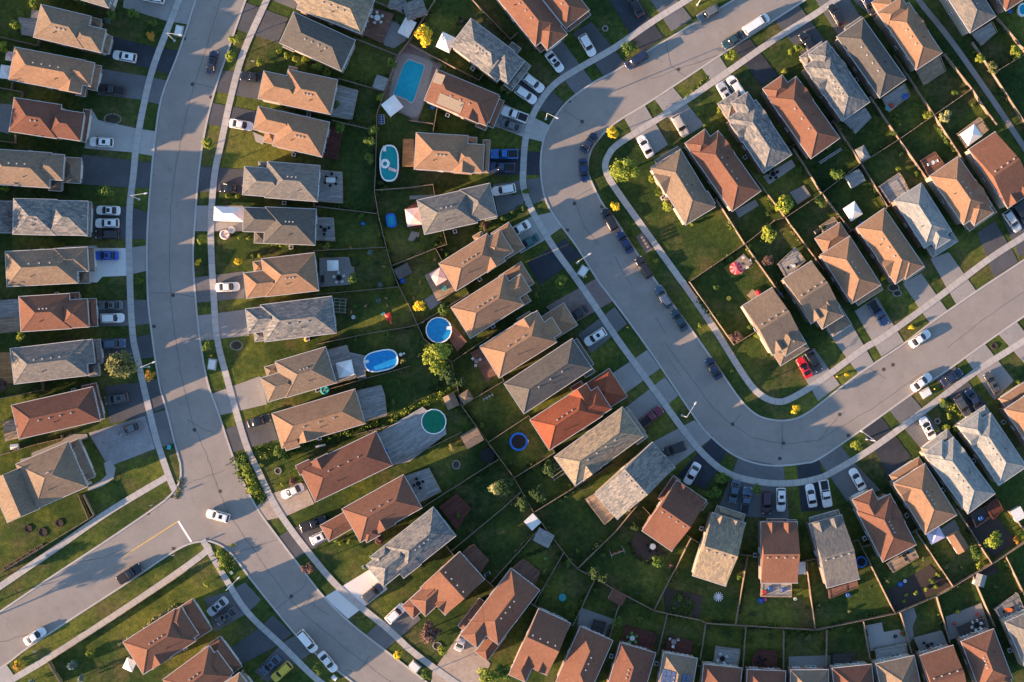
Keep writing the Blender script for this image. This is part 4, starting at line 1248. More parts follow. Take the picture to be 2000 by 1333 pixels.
# ================================================================= FENCES
def fence(label, runs, h=1.65, mat='fence_wood', name='wooden_fence', cat='fence', group=None):
    p0 = at(*P(runs[0])[0], 0)
    T = thing(name, label, cat, p0, 0, group)
    for s in runs:
        w = [at(x, y, 0) - p0 for x, y in P(s)]
        for i in range(len(w) - 1):
            a, c = w[i], w[i + 1]; L = (c - a).length
            if L < .3: continue
            b = MB(); n = max(1, round(L / 2.4)); mt = None
            b.box(.05, L - .05, -.025, .025, .05, h - .03)
            b.box(.05, L - .05, -.05, .05, h - .03, h + .02)
            o = link('fence_panel', b.mesh('fence_panel', mat), T, a, math.atan2((c - a).y, (c - a).x))
            b = MB()
            for k in range(n + (i == len(w) - 2)):
                x = k * L / n; b.box(x - .06, x + .06, -.06, .06, -.05, h + .09)
            link('fence_posts', b.mesh('fence_posts', mat), T, a, math.atan2((c - a).y, (c - a).x))
FN = [("long wooden fences dividing the backyards between left street and bend, upper part",
  ["729,4 800,33", "858,-10 800,82 778,111 752,181 737,224 734,340 732,373 739,419 755,484 765,521 780,561 800,600 828,662 840,672", "693,77 778,111", "663,156 752,181", "650,237 721,254 735,258", "616,372 614,404 739,419", "613,491 755,484", "614,577 780,561",
   "800,89 879,130 935,159 945,146", "854,214 846,260", "800,237 846,244", "732,373 800,368 846,362 849,382", "765,521 851,486 873,479 866,452", "851,486 863,509", "818,634 915,575 908,563", "619,673 720,652 800,639 828,630", "920,0 996,79 1010,67"]),
 ("wooden fences dividing backyards around the green pool and trampolines",
  ["882,708 953,660 968,648", "840,672 882,708 902,793 953,864 1004,933 1042,1000 1116,1098 1128,1110", "645,760 720,738 800,716", "693,849 765,830 700,852", "765,905 844,872 902,844", "820,994 973,897", "882,1075 981,993 1017,961", "872,1066 888,1086", "958,1138 1055,1030", "948,1130 965,1146",
   "902,793 984,744 980,736", "953,864 1032,812 1038,820", "1004,933 1083,884 1078,876", "1042,1000 1195,907", "1042,1180 1101,1078", "1036,1177 1053,1188"]),
 ("wooden fences round the backyards of the fan below the bend",
  ["1127,1110 1200,1039 1248,981", "1127,1110 1162,1128 1200,1151 1276,1191 1302,1197 1366,1210 1379,1216 1455,1221 1590,1229 1682,1210 1745,1197 1830,1161 1934,1100 2000,1057 2030,1035", "1255,990 1272,1008", "1348,1052 1276,1191", "1340,1045 1368,1062", "1458,1087 1435,1219", "1445,1082 1486,1087", "1572,1092 1590,1229", "1560,1096 1592,1090",
   "1674,1054 1745,1196", "1665,1056 1674,1054", "1784,1034 1859,1145", "1778,1040 1790,1032", "1865,993 1934,1100", "1967,998 2000,1036", "1684,1067 1700,1062"]),
 ("wooden fences between the small backyards of the bottom edge row",
  ["1118,1221 1161,1131", "1053,1188 1118,1221", "1187,1252 1205,1190 1218,1160", "1283,1276 1302,1199", "1366,1286 1377,1218", "1449,1304 1455,1223", "1528,1309 1529,1231", "1611,1307 1613,1229", "1697,1286 1684,1213", "1779,1279 1756,1196", "1852,1253 1827,1165", "1939,1222 1896,1122", "1961,1086 2000,1166", "1362,1299 1378,1304", "1445,1306 1462,1308"]),
 ("wooden fences between backyards of the upper right and middle right rows",
  ["1345,551 1453,478 1486,452 1511,432 1532,426 1600,381 1679,321 1753,274 1821,227 1895,176", "1345,551 1432,674 1478,646", "1398,391 1453,478 1519,570 1528,582", "1465,338 1532,426 1600,519 1608,528", "1547,291 1572,330 1600,375 1659,452", "1624,237 1679,321 1730,404", "1697,191 1753,274 1809,353", "1743,110 1821,227 1880,318", "1840,107 1895,176 1925,222 1944,245",
   "1540,289 1556,280", "1388,394 1402,385", "1620,243 1632,236", "1694,193 1706,186", "1655,455 1668,447", "1728,408 1740,399", "1845,108 1836,112"]),
 ("wooden fences along the yards beyond the footpath, top right", ["1896,85 1937,148 1949,138 2000,107", "1937,148 1998,242 2030,292", "1944,38 1988,89 2002,106"]),
 ("short wooden fence behind third house down the left edge", ["0,74 77,92 80,80"]), ("short wooden fence between third and fourth houses down the left edge", ["0,173 48,182 46,192", "28,163 26,176"]),
 ("short wooden fence below fourth house down the left edge", ["0,277 33,281 34,264"]), ("wooden fence above the tenth house down the left edge", ["0,779 87,762 86,743"]),
 ("wooden fence above the large tan corner house at left", ["0,890 72,868 125,856 123,850"]), ("long wooden fence along the sidewalk of the side street, below the corner house", ["156,966 176,1013 0,1120", "166,966 186,1006 178,1012"]),
 ("low pale fence around lawn of the bottom left corner house", ["367,1114 250,1192 97,1291 122,1333"]), ("low white railing around small garden left of the bend driveway", ["500,730 470,745"])]
for lab, runs in FN[:-1]: fence(lab, runs)
# creepers and weeds that line the fences
vr = random.Random(21)
for lab, runs in FN[:6]:
    for q_ in runs:
        w_ = P(q_)
        for i in range(len(w_) - 1):
            (xa, ya), (xb, yb) = w_[i], w_[i + 1]; Lp = math.hypot(xb - xa, yb - ya)
            if Lp < 45 or vr.random() < .25: continue
            for k in range(1 + int(Lp > 90)):
                t0 = vr.uniform(.02, .6); t1 = min(.98, t0 + vr.uniform(.12, .4)); sd2 = vr.choice([-1, 1]) * 4; nx, ny = -(yb - ya) / Lp * sd2, (xb - xa) / Lp * sd2
                hedge([(xa + (xb - xa) * t + nx, ya + (yb - ya) * t + ny) for t in (t0, (t0 + t1) / 2, t1)], vr.uniform(3, 8), vr.uniform(.4, 1.3), vr.choice(['dark', 'dark', 'green', 'green', 'olive']), vr.random())
# timber boxes of the planter strip along the side street fence
b = MB()
for k in range(7):
    a = at(10 + k * 11, 1113 - k * 6.2, 0)
# ================================================================= DECKS
def frame4(q, z=0):
    w = [at(x, y, z) for x, y in q]; c = sum(w, Vector()) / 4; d = (w[1] - w[0]).normalized()
    return w, c, math.atan2(d.y, d.x)
def deck(q, z, mat, label, rail=True, cat='deck', name='wooden_deck'):
    q = P(q); w = [at(x, y, z) for x, y in q]; c = sum(w, Vector()) / len(w); c.z = 0
    d = (w[1] - w[0]).normalized(); rz = math.atan2(d.y, d.x); rot = Matrix.Rotation(-rz, 3, 'Z')
    l = [rot @ (p - c) for p in w]
    if sum(l[i - 1].x * l[i].y - l[i].x * l[i - 1].y for i in range(len(l))) < 0: l.reverse()
    T = thing(name, label, cat, c, rz, 'decks behind the houses'); b = MB()
    n = len(l); b.v = [(p.x, p.y, z) for p in l] + [(p.x, p.y, max(0, z - .22)) for p in l]
    b.f = [tuple(range(n)), tuple(range(n, 2 * n))[::-1]] + [(i + n, (i + 1) % n + n, (i + 1) % n, i) for i in range(n)]
    link('platform', b.mesh('platform', mat), T)
    lg = MB()
    for p in l:
        v = (Vector((0, 0, 0)) - p); v.z = 0; v = v.normalized() * .15; lg.box(p.x + v.x - .07, p.x + v.x + .07, p.y + v.y - .07, p.y + v.y + .07, -.02, max(.02, z - .22))
    if z > .3: link('posts', lg.mesh('posts', mat), T)
    if rail:
        r = MB()
        for i in range(n):
            a, e_ = l[i], l[(i + 1) % n]; L = (e_ - a).length; dd = (e_ - a).normalized(); m = Matrix.Translation((a.x, a.y, z)) @ Matrix.Rotation(math.atan2(dd.y, dd.x), 4, 'Z')
            r.box(0, L, .0, .11, .88, .95, mat=m)
            for k in range(int(L / 1.2) + 1): r.box(k * 1.2, k * 1.2 + .08, .01, .09, 0, .88, mat=m)
            r.box(0, L, .03, .06, .1, .16, mat=m)
        link('railing', r.mesh('railing', 'wood_tan' if mat in ('wood_tan', 'wood_grey') else mat), T)
    return T
DK = """36,34 72,38 66,72 42,68|.6|wood_grey|small grey deck|A2
-8,587 36,584 38,618 -8,622|.5|wood_grey|grey slatted deck|A8
-8,622 38,618 40,648 -8,652|.3|wood_tan|pale timber deck|A8
5,822 31,818 36,856 10,863|.6|wood_tan|pale deck|A10
728,15 770,28 745,85 708,68|.7|wood_brown|red brown deck with round table|B1
662,168 700,178 688,235 646,228|1.0|wood_grey|blue grey deck|B3
645,247 670,257 658,312 630,306|.8|wood_red|dark red deck|B4
624,333 669,337 670,398 621,394|1.0|wood_grey|grey deck with white table|B5
619,425 652,426 655,472 617,470|.8|wood_grey|small grey deck|B6
625,505 682,503 686,520 692,522 692,536 684,540 685,556 625,561|.8|stone_patio|wide pale deck|B7
638,684 678,674 697,738 655,750|1.0|wood_grey|grey deck with gazebo|B9
681,688 712,695 715,738 698,740|.6|wood_grey|low grey step deck|B9
697,763 745,752 752,772 756,812 713,823|1.0|wood_grey|grey two level deck|B10
735,848 825,795 870,830 872,848 800,902 765,910|.9|wood_grey|large weathered grey deck beside the green pool|B11
790,930 838,914 862,960 820,982|1.0|wood_grey|grey deck|B12
858,990 892,965 920,993 893,1035|1.0|wood_red|dark red deck|B13
903,1078 925,1062 955,1094 938,1120|1.1|wood_brown|brown railed deck|B14
999,1110 1022,1091 1055,1117 1042,1148|1.1|wood_brown|brown railed deck|B15
1160,1210 1183,1216 1176,1240 1152,1232|.9|wood_dark|small dark railed deck|G1
1222,1222 1262,1232 1281,1240 1272,1270 1212,1254|1.0|wood_red|dark red deck with round corners|G2
1305,1243 1352,1252 1348,1284 1299,1274|1.0|wood_red|dark red deck|G3
1397,1262 1445,1268 1440,1302 1393,1297|1.0|wood_grey|grey railed deck|G4
1484,1268 1518,1272 1515,1308 1467,1305 1470,1280|.9|wood_red|bright red brown deck|G5
1626,1276 1666,1276 1666,1303 1626,1306|.9|wood_dark|small dark deck|G7
1708,1266 1768,1255 1772,1284 1712,1293|.8|wood_grey|grey diagonal boarded deck|G8
1784,1246 1838,1232 1848,1258 1798,1276|1.0|stone_patio|grey railed deck|G9
1869,1226 1919,1204 1926,1232 1877,1249|1.0|wood_dark|dark deck crowded with furniture|G10
1941,1190 1986,1158 2001,1196 1960,1220|1.0|stone_patio|grey deck with fire table|G11
788,273 808,273 808,326 786,326|1.0|wood_orange|orange brown deck|C5
800,447 790,410 812,392 824,445|.6|wood_red|small dark red deck|C6
829,538 868,516 894,566 855,590|.6|wood_tan|pale grey deck|C7
884,632 912,668 893,688 872,655|.5|wood_brown|brown deck beside the round blue pool|C8
918,690 942,678 974,728 952,748|.25|wood_brown|low brown patio deck|C9
1142,975 1166,962 1204,1005 1180,1025|1.1|wood_tan|tan railed deck|D1
1487,1139 1545,1139 1545,1166 1485,1165|1.0|wood_grey|grey deck with toys|D4
1617,1152 1673,1134 1674,1146 1619,1169|1.0|wood_brown|narrow brown deck|D5
1730,1100 1782,1068 1793,1088 1743,1118|.8|wood_tan|tan boarded deck|D6
1893,1004 1928,985 1940,1006 1904,1030|.8|wood_dark|blue grey deck|D8
1922,988 1945,972 1958,995 1938,1014|1.2|wood_red|dark hot tub deck|D8
1645,235 1690,210 1703,230 1671,262|.5|wood_grey|grey deck|E5
1722,192 1765,164 1777,188 1736,220|1.0|wood_grey|grey deck with play things|E6
1788,136 1834,110 1846,140 1804,168|.9|wood_tan|pale wooden deck|E7
1897,66 1936,44 1946,64 1916,90|1.1|wood_grey|grey wooden deck|X1
1868,262 1912,230 1930,255 1886,290|1.1|wood_tan|tan deck under a white gazebo|F1
1796,315 1824,297 1845,325 1812,347|1.2|wood_brown|brown deck|F2
1715,365 1755,338 1764,352 1776,378 1737,398|1.1|wood_grey|grey deck|F3
1600,442 1627,424 1642,446 1612,466|1.2|wood_tan|cluttered deck|F5
1518,516 1553,483 1572,510 1534,544|1.0|wood_grey|blue grey deck|F6
1459,577 1470,565 1484,578 1472,588|.7|wood_tan|tiny pale deck|F7
1543,376 1570,362 1584,382 1558,400|.2|stone_patio|square low platform in yard|E3"""
for l in DK.split('\n'):
    q, z, m, lab, k = l.split('|')
    deck(q, float(z), m, lab + ' behind house ' + where(k), rail=float(z) >= .8 and 'large' not in lab)

# ================================================================= POOLS
def poolring(pts, z0, z1, t, rim_mat, wat, label, wz, name='swimming_pool', wallmat=None):
    w = [at(x, y, z1) for x, y in pts]; c = sum(w, Vector()) / len(w); c.z = 0; w = [p - c for p in w]
    if sum(w[i - 1].x * w[i].y - w[i].x * w[i - 1].y for i in range(len(w))) < 0: w.reverse()
    T = thing(name, label, 'pool', c)
    n = len(w); inn = [Vector((p.x, p.y, 0)) * (1 - t / max(.1, math.hypot(p.x, p.y))) for p in w]
    b = MB(); rr = [[(p.x, p.y, z0) for p in w], [(p.x, p.y, z1) for p in w], [(p.x, p.y, z1) for p in inn], [(p.x, p.y, z0 + .02) for p in inn]]
    b.rings(rr, False, False); link('pool_wall', b.mesh('pool_wall', rim_mat), T)
    b = MB(); b.v = [(p.x, p.y, wz) for p in inn]; b.f = [tuple(range(n))]; link('pool_water', b.mesh('pool_water', wat), T)
    return T, w
def ell(cx, cy, rx, ry, ang, n=24, p=1.0):
    out = []
    for k in range(n):
        t = 2 * math.pi * (k + .5) / n; x, y = math.cos(t), math.sin(t); x = math.copysign(abs(x) ** p, x) * rx; y = math.copysign(abs(y) ** p, y) * ry
        out.append((cx + x * math.cos(R(ang)) - y * math.sin(R(ang)), cy + x * math.sin(R(ang)) + y * math.cos(R(ang))))
    return out
def ladder(T, x, y, rz):
    b = MB()
    for s in (-.25, .25): b.box(-.6, .3, s - .04, s + .04, 1.25, 1.32); b.box(-.6, -.53, s - .04, s + .04, 0, 1.3)
    for k in range(4): b.box(-.62, -.5, -.25, .25, .2 + k * .3, .26 + k * .3)
    b.box(-.5, .45, -.3, .3, 1.1, 1.15)
    link('pool_ladder', b.mesh('pool_ladder', 'window_frame'), T, (x, y, 0), rz)
# coping slab of the in-ground pool
me, o = slab('pool_deck', cr(P("786,104 815,110 838,117 845,126 842,142 826,205 815,228 796,225 762,198 763,170 775,118"), 3, True), .05, .15, 'apron_grey'); x_ = struct('pool_deck', me); x_.location = o
T, w = poolring(P("796,116 800,115 829,126 830,131 810,196 806,202 800,202 795,197 769,187 767,182 787,127"), .1, .26, .25, 'kerb_concrete', 'water_sky', 'large rectangular in-ground turquoise blue pool with pale paving around', .2)
T, w = poolring(ell(760, 319, 19, 36, 0, 20, .75), 0, 1.2, .28, 'window_frame', 'water_turq', 'oval above-ground turquoise pool with white rim, between two fences', 1.05); ladder(T, -.9, 2.9, R(90))
b = MB(); b.rings([[( (.8 + .32 * math.cos(v)) * math.cos(u), (.8 + .32 * math.cos(v)) * math.sin(u), .15 * math.sin(v)) for v in [2 * math.pi * j / 8 for j in range(8)]] for u in [2 * math.pi * k / 16 for k in range(17)]], False, False)
RINGM = b.mesh('swim_ring', 'window_frame', True)
t_ = thing('swim_ring', 'white inflatable swim ring floating on the oval turquoise pool', 'swim ring', at(752, 320, 1.12), 0, None, RINGM); t_.scale = (.85, .85, .85)
b = MB(); b.box(-.8, .8, -.3, .3, 0, .12, .8); b.box(-.8, -.5, -.3, .3, .1, .3)
thing('pool_float', 'pale inflatable lounger floating on the oval turquoise pool', 'pool float', at(767, 332, 1.08), R(-20), None, b.mesh('pool_float', 'cloth_pink'))
T, w = poolring(ell(744, 705, 34, 21, -12, 20, .72), 0, 1.25, .28, 'window_frame', 'water_blue', 'oval above-ground bright blue pool at the end of a grey deck', 1.1); ladder(T, -3.0, -.2, R(190))
b = MB(); b.cyl(0, 0, 0, .8, .35); b.cyl(.6, .2, 0, .5, .22); link('pool_filter', b.mesh('pool_filter', 'util_white'), T, (3.8, 1.2, 0))
T, w = poolring(ell(857, 645, 26, 26, 0, 16), 0, 1.25, .22, 'window_frame', 'water_blue', 'round above-ground blue pool above the large tree', 1.1); ladder(T, 2.1, .4, R(0))
T, w = poolring(ell(847, 824, 25, 25, 0, 16), 0, 1.35, .20, 'window_frame', 'water_green', 'round above-ground pool of green water beside a grey deck', 1.2)
T, w = poolring(ell(764, 431, 10, 14, -10, 20, .6), 0, .6, .45, 'plastic_blue', 'water_sky', 'small inflatable rectangular blue paddling pool on dark lawn', .45, 'paddling_pool')
T, w = poolring(ell(1998, 19, 10, 13, 0, 16), 0, .9, .3, 'window_frame', 'water_sky', 'small pale oval pool on a deck in the top right corner', .8, 'paddling_pool')
T, w = poolring(ell(709, 437, 3.6, 3.6, 0, 14), 0, .4, .2, 'plastic_blue', 'water_blue', 'tiny round blue paddling pool in dark lawn behind charcoal roofed house', .3, 'paddling_pool')
def trampoline(x, y, r, pad, label):
    T = thing('trampoline', label, 'trampoline', at(x, y, .9)); T.location.z = 0; r *= .1
    b = MB(); n = 24; rr = [[(q * math.cos(2 * math.pi * k / n), q * math.sin(2 * math.pi * k / n), z) for k in range(n)] for q, z in ((r, .82), (r, .92), (r * .78, .92), (r * .78, .86))]
    b.rings(rr, False, False); link('safety_pad', b.mesh('safety_pad', pad), T)
    b = MB(); b.cyl(0, 0, .86, .885, r * .79, n=24); link('jumping_mat', b.mesh('jumping_mat', 'net_black'), T)
    b = MB()
    for k in range(6): a = k * math.pi / 3; b.cyl(r * .95 * math.cos(a), r * .95 * math.sin(a), 0, .9, .04, n=6)
    link('legs', b.mesh('legs', 'galvanised'), T)
trampoline(1013, 863, 18, 'plastic_blue', 'round trampoline with bright blue pad, behind the orange red roofed house')
trampoline(952, 890, 14, 'net_black', 'dark round trampoline near the yard fence, left of blue one')
trampoline(1682, 1098, 11, 'plastic_blue', 'small trampoline with thin blue rim beside pale grey roofed house')

# ================================================================= GAZEBOS, SHEDS, UMBRELLAS
def gazebo(x, y, wx, wy, ang, mat, label, h=2.2, rise=.9, cat='gazebo', name='gazebo', z0=0, furniture=True):
    T = thing(name, label, cat, at(x, y, h + z0), R(ang)); T.location.z = z0; a, c = wx * .05, wy * .05
    b = MB(); b.v = [(-a, -c, h), (a, -c, h), (a, c, h), (-a, c, h), (0, 0, h + rise)] + [(-a, -c, h - .22), (a, -c, h - .22), (a, c, h - .22), (-a, c, h - .22)]
    b.f = [(0, 1, 4), (1, 2, 4), (2, 3, 4), (3, 0, 4)] + [(5 + k, 5 + (k + 1) % 4, (k + 1) % 4, k) for k in range(4)]
    link('canopy', b.mesh('canopy', mat), T)
    for sx in (-1, 1):
        for sy in (-1, 1):
            b = MB(); b.box(-.04, .04, -.04, .04, 0, h - .1); link('leg', b.mesh('leg', 'galvanised'), T, (sx * (a - .1), sy * (c - .1), 0))
def ridge_tent(x, y, wx, wy, ang, mat, label, h=2.3, rise=.9, name='carport_tent'):
    T = thing(name, label, 'tent', at(x, y, h), R(ang)); T.location.z = 0; a, c = wx * .05, wy * .05
    b = MB(); b.v = [(-a, -c, h), (a, -c, h), (a, c, h), (-a, c, h), (-a * .35, 0, h + rise), (a * .35, 0, h + rise), (-a, -c, .6), (a, -c, .6), (a, c, .6), (-a, c, .6)]
    b.f = [(0, 1, 5, 4), (1, 2, 5), (2, 3, 4, 5), (3, 0, 4), (6, 7, 1, 0), (8, 9, 3, 2)]
    link('canopy', b.mesh('canopy', mat), T)
    for sx in (-1, 1):
        for sy in (-1, 1):
            b = MB(); b.box(-.05, .05, -.05, .05, 0, h - .1); link('leg', b.mesh('leg', 'galvanised'), T, (sx * (a - .1), sy * (c - .1), 0))
gazebo(766, 207, 32, 30, 38, 'cloth_white', 'white square canopy gazebo beside the in-ground pool')
ridge_tent(446, 418, 56, 27, -2, 'cloth_white', 'long white carport tent standing on a driveway of left street')
gazebo(674, 721, 31, 30, 13, 'cloth_white', 'white square gazebo on grey deck near oval blue pool', z0=1.0, h=2.1)
gazebo(871, 83, 29, 32, -25, 'cloth_white', 'white pyramid gazebo right of the yellow tree', rise=1.5)
gazebo(11, 141, 22, 26, -8, 'cloth_white', 'white canopy behind third house down the left edge')
gazebo(19, 110, 16, 18, -8, 'cloth_pink', 'small pink canopy behind third house down the left edge')
gazebo(69, 28, 16, 16, -8, 'cloth_beige', 'small beige canopy behind second house down the left edge')
gazebo(808, 424, 30, 34, 8, 'cloth_pink', 'pale pink gazebo behind grey house beside paddling pool yard', rise=.7)
gazebo(856, 541, 25, 27, 32, 'cloth_pink', 'flat pinkish beige gazebo on deck, middle of bend row', rise=.3)
gazebo(1666, 413, 27, 30, 33, 'cloth_white', 'white gazebo behind fourth house in middle right row')
gazebo(1897, 264, 34, 28, 35, 'cloth_white', 'white peaked gazebo on tan deck near the footpath', z0=1.1, h=2.1)
gazebo(1826, 1045, 30, 28, 28, 'cloth_lav', 'lavender canopy behind seventh house below the bend')
gazebo(650, 519, 22, 20, 2, 'util_white', 'small white gazebo on wide pale deck of left street row', z0=.8, h=2.0, rise=.3)
gazebo(253, 1299, 20, 22, -25, 'cloth_white', 'small white and blue canopy behind the first bottom left corner house', rise=.8)
def shed(x, y, wx, wy, ang, rm, label, h=1.9, wall='cream_siding', pitch=.45, t='g'):
    T = thing('garden_shed', label, 'shed', at(x, y, h), R(ang)); T.location.z = 0; a, c = wx * .05, wy * .05
    b = MB(); b.box(-a + .1, a - .1, -c + .1, c - .1, -.02, h - .05)
    if t == 'g' :
        if a >= c: b.v += []
    link('wall', b.mesh('wall', wall), T)
    b = MB(); add_roof(b, -a, a, -c, c, h, pitch if t != 'f' else .05, t); link('roof', b.mesh('roof', rm), T)
    b = MB(); b.box(-.4, .4, -.02, .05, .05, 1.7); link('door', b.mesh('door', 'door_brown'), T, (0, -c + .1, 0), math.pi)
shed(1671, 349, 30, 27, 30, ROOF['light'], 'white metal roofed shed between middle right backyards', wall='util_white')
shed(1685, 300, 27, 20, -62, ROOF['light'], 'pale grey hipped shed inside fence corner, right of ladder', t='h')
shed(743, 162, 24, 26, -20, ROOF['light'], 'dark grey flat shed left of the in-ground pool', t='f')
shed(1062, 1051, 34, 28, -28, ROOF['light'], 'beige flat roofed shed below white cube shed', t='f')
shed(1040, 1020, 24, 24, 43, 'util_white', 'white flat roofed shed in the fence corner of centre bottom yards', t='f', wall='util_white')
shed(881, 784, 24, 27, 24, ROOF['tan'], 'brown roofed shed, left one of a pair above the green pool')
shed(910, 776, 23, 22, 32, ROOF['tan'], 'brown roofed shed, right one of a pair above the green pool', t='h')
shed(922, 856, 37, 30, 30, ROOF['tan'], 'large brown roofed shed right of the green pool')
shed(1872, 1060, 40, 26, -58, ROOF['orange'], 'orange brown gabled shed next to lavender canopy')
shed(1915, 1134, 20, 24, -16, ROOF['light'], 'small white gabled shed by the fence, lower right', wall='util_white')
shed(1206, 1168, 30, 22, -28, ROOF['brown'], 'dark brown shed behind the fan row fence', t='h')
shed(787, 530, 30, 22, 28, ROOF['char'], 'dark blue grey flat shed in fence corner, middle yards', t='f')
shed(1989, 1005, 24, 22, -62, 'util_white', 'white shed at the right edge above dark paved yard', wall='util_white', t='f')
shed(795, 54, 34, 24, 62, 'util_white', 'pale blue grey metal roofed shed above the yellow tree', wall='util_white', t='f')
shed(810, 18, 42, 34, 20, ROOF['slate'], 'blue grey hipped outbuilding at the top, left of centre', h=2.4, t='h')
shed(775, 6, 30, 26, -20, ROOF['slate'], 'grey hipped outbuilding beside the top edge deck', h=2.2, t='h')
shed(1566, 1110, 15, 24, 2, 'util_white', 'narrow pale lean-to shed beside rusty brown roofed fan house', t='f')
shed(28, 873, 16, 10, 6, 'util_white', 'tiny white storage shed below the tenth left edge house', h=1.2, t='g')
shed(1377, 1258, 1, 1, 0, 'util_white', 'x') if False else None
def umbrella(x, y, r, m1, m2, label, open_=True):
    T = thing('patio_umbrella', label, 'umbrella', at(x, y, 2.3)); T.location.z = 0; r *= .1
    for col_, par in ((m1, 0), (m2, 1)):
        b = MB()
        for k in range(16):
            if k % 2 != par: continue
            a0, a1 = 2 * math.pi * k / 16, 2 * math.pi * (k + 1) / 16
            i = len(b.v); b.v += [(0, 0, 2.75), (r * math.cos(a0), r * math.sin(a0), 2.15), (r * math.cos(a1), r * math.sin(a1), 2.15), (r * math.cos(a0), r * math.sin(a0), 2.05), (r * math.cos(a1), r * math.sin(a1), 2.05)]
            b.f += [(i, i + 1, i + 2), (i + 1, i + 3, i + 4, i + 2)]
        link('canopy', b.mesh('canopy', col_), T)
    b = MB(); b.cyl(0, 0, 0, 2.75, .035, n=8); link('pole', b.mesh('pole', 'galvanised'), T)
    b = MB(); b.cyl(0, 0, 0, .08, .3); link('base', b.mesh('base', 'black'), T)
umbrella(1438, 524, 12.5, 'cloth_red', 'cloth_redlight', 'open red striped patio umbrella in the fenced corner yard')
umbrella(1481, 572, 5.5, 'cloth_red', 'cloth_red', 'small red parasol behind the corner house with red sports car')
# ================================================================= PATIO FURNITURE
def patio_set(x, y, z, n, tm, cm, label, r=.6, rnd=True, chair=True):
    p = at(x, y, z + .7)
    T = thing('patio_table', 'patio table ' + label, 'table', (p.x, p.y, z)); b = MB()
    if rnd: b.cyl(0, 0, .68, .72, r, n=20)
    else: b.box(-r * 1.4, r * 1.4, -r * .75, r * .75, .68, .72)
    link('tabletop', b.mesh('tabletop', tm), T); b = MB(); b.cyl(0, 0, 0, .68, .05, n=8); b.cyl(0, 0, 0, .04, .25, n=12); link('pedestal', b.mesh('pedestal', 'black'), T)
    for k in range(n):
        a = 2 * math.pi * k / n + .4; rr_ = r + .42 if rnd else r * (1.3 if k % 2 else 1.1) + .35
        C_ = thing('patio_chair', 'patio chair ' + label, 'chair', (p.x + math.cos(a) * rr_, p.y + math.sin(a) * rr_, z), a - math.pi / 2, 'patio chairs ' + label)
        link('seat', CH[0 if cm == 'w' else 1 if cm == 'd' else 2][0], C_); link('backrest', CH[0 if cm == 'w' else 1 if cm == 'd' else 2][1], C_); link('chair_legs', CHL, C_)
CH = []
for m_ in ('util_white', 'net_black', 'plastic_green'):
    b = MB(); b.box(-.25, .25, -.25, .25, .40, .46); s_ = b.mesh('seat', m_); b = MB(); b.box(-.25, .25, .21, .27, .46, .92); CH.append((s_, b.mesh('backrest', m_)))
b = MB()
for sx in (-.21, .21):
    for sy in (-.21, .21): b.box(sx - .02, sx + .02, sy - .02, sy + .02, 0, .4)
CHL = b.mesh('chair_legs', 'galvanised')
patio_set(737, 35, .7, 5, 'util_white', 'w', 'on the red brown deck near the top edge')
patio_set(646, 352, 1.0, 6, 'util_white', 'd', 'on the grey deck of the fifth left street house', .65, False)
patio_set(634, 449, .8, 3, 'net_black', 'd', 'on the small deck behind the carport tent house', .45)
patio_set(662, 543, .8, 5, 'net_black', 'w', 'on the wide pale deck, left street row', .55)
patio_set(817, 945, 1.0, 4, 'net_black', 'd', 'on the grey deck of the twelfth left street house', .5)
patio_set(1275, 1068, .12, 5, 'util_white', 'd', 'on the dark garden patio of the fan row', .6)
patio_set(1235, 1247, 1.0, 5, 'util_white', 'g', 'with green chairs on a dark red deck at bottom', .5)
patio_set(1316, 1254, 1.0, 3, 'stone_light', 'w', 'on the deck behind solar panel house', .5)
patio_set(1411, 1287, 1.0, 4, 'net_black', 'w', 'on the fourth deck of the bottom row', .5)
patio_set(1510, 340, .12, 5, 'net_black', 'd', 'on the white concrete patio, upper right row', .5)
patio_set(1456, 513, .12, 4, 'wood_tan', 'w', 'near the red striped umbrella', .5, False)
patio_set(1766, 1084, .8, 4, 'net_black', 'd', 'on the tan boarded deck below the bend', .5)
patio_set(1812, 1262, 1.0, 3, 'net_black', 'd', 'on the grey deck of ninth bottom house', .4)
patio_set(1908, 1222, 1.0, 6, 'net_black', 'w', 'on the crowded dark deck at lower right', .5)
patio_set(1970, 1192, 1.0, 2, 'plastic_orange', 'd', 'with orange fire table at right edge', .5, False)
patio_set(930, 706, .25, 3, 'stone_light', 'w', 'on the low brown patio in bend row', .4)
patio_set(1487, 1292, .9, 4, 'net_black', 'd', 'on the bright red brown deck at bottom', .4)
patio_set(1822, 318, 1.2, 2, 'util_white', 'w', 'on the brown deck of middle right row', .4)
patio_set(1548, 520, 1.0, 2, 'util_white', 'd', 'on the blue grey deck left of middle right row', .4, False)
patio_set(902, 44, .1, 4, 'net_black', 'd', 'beside the white pyramid gazebo', .45)
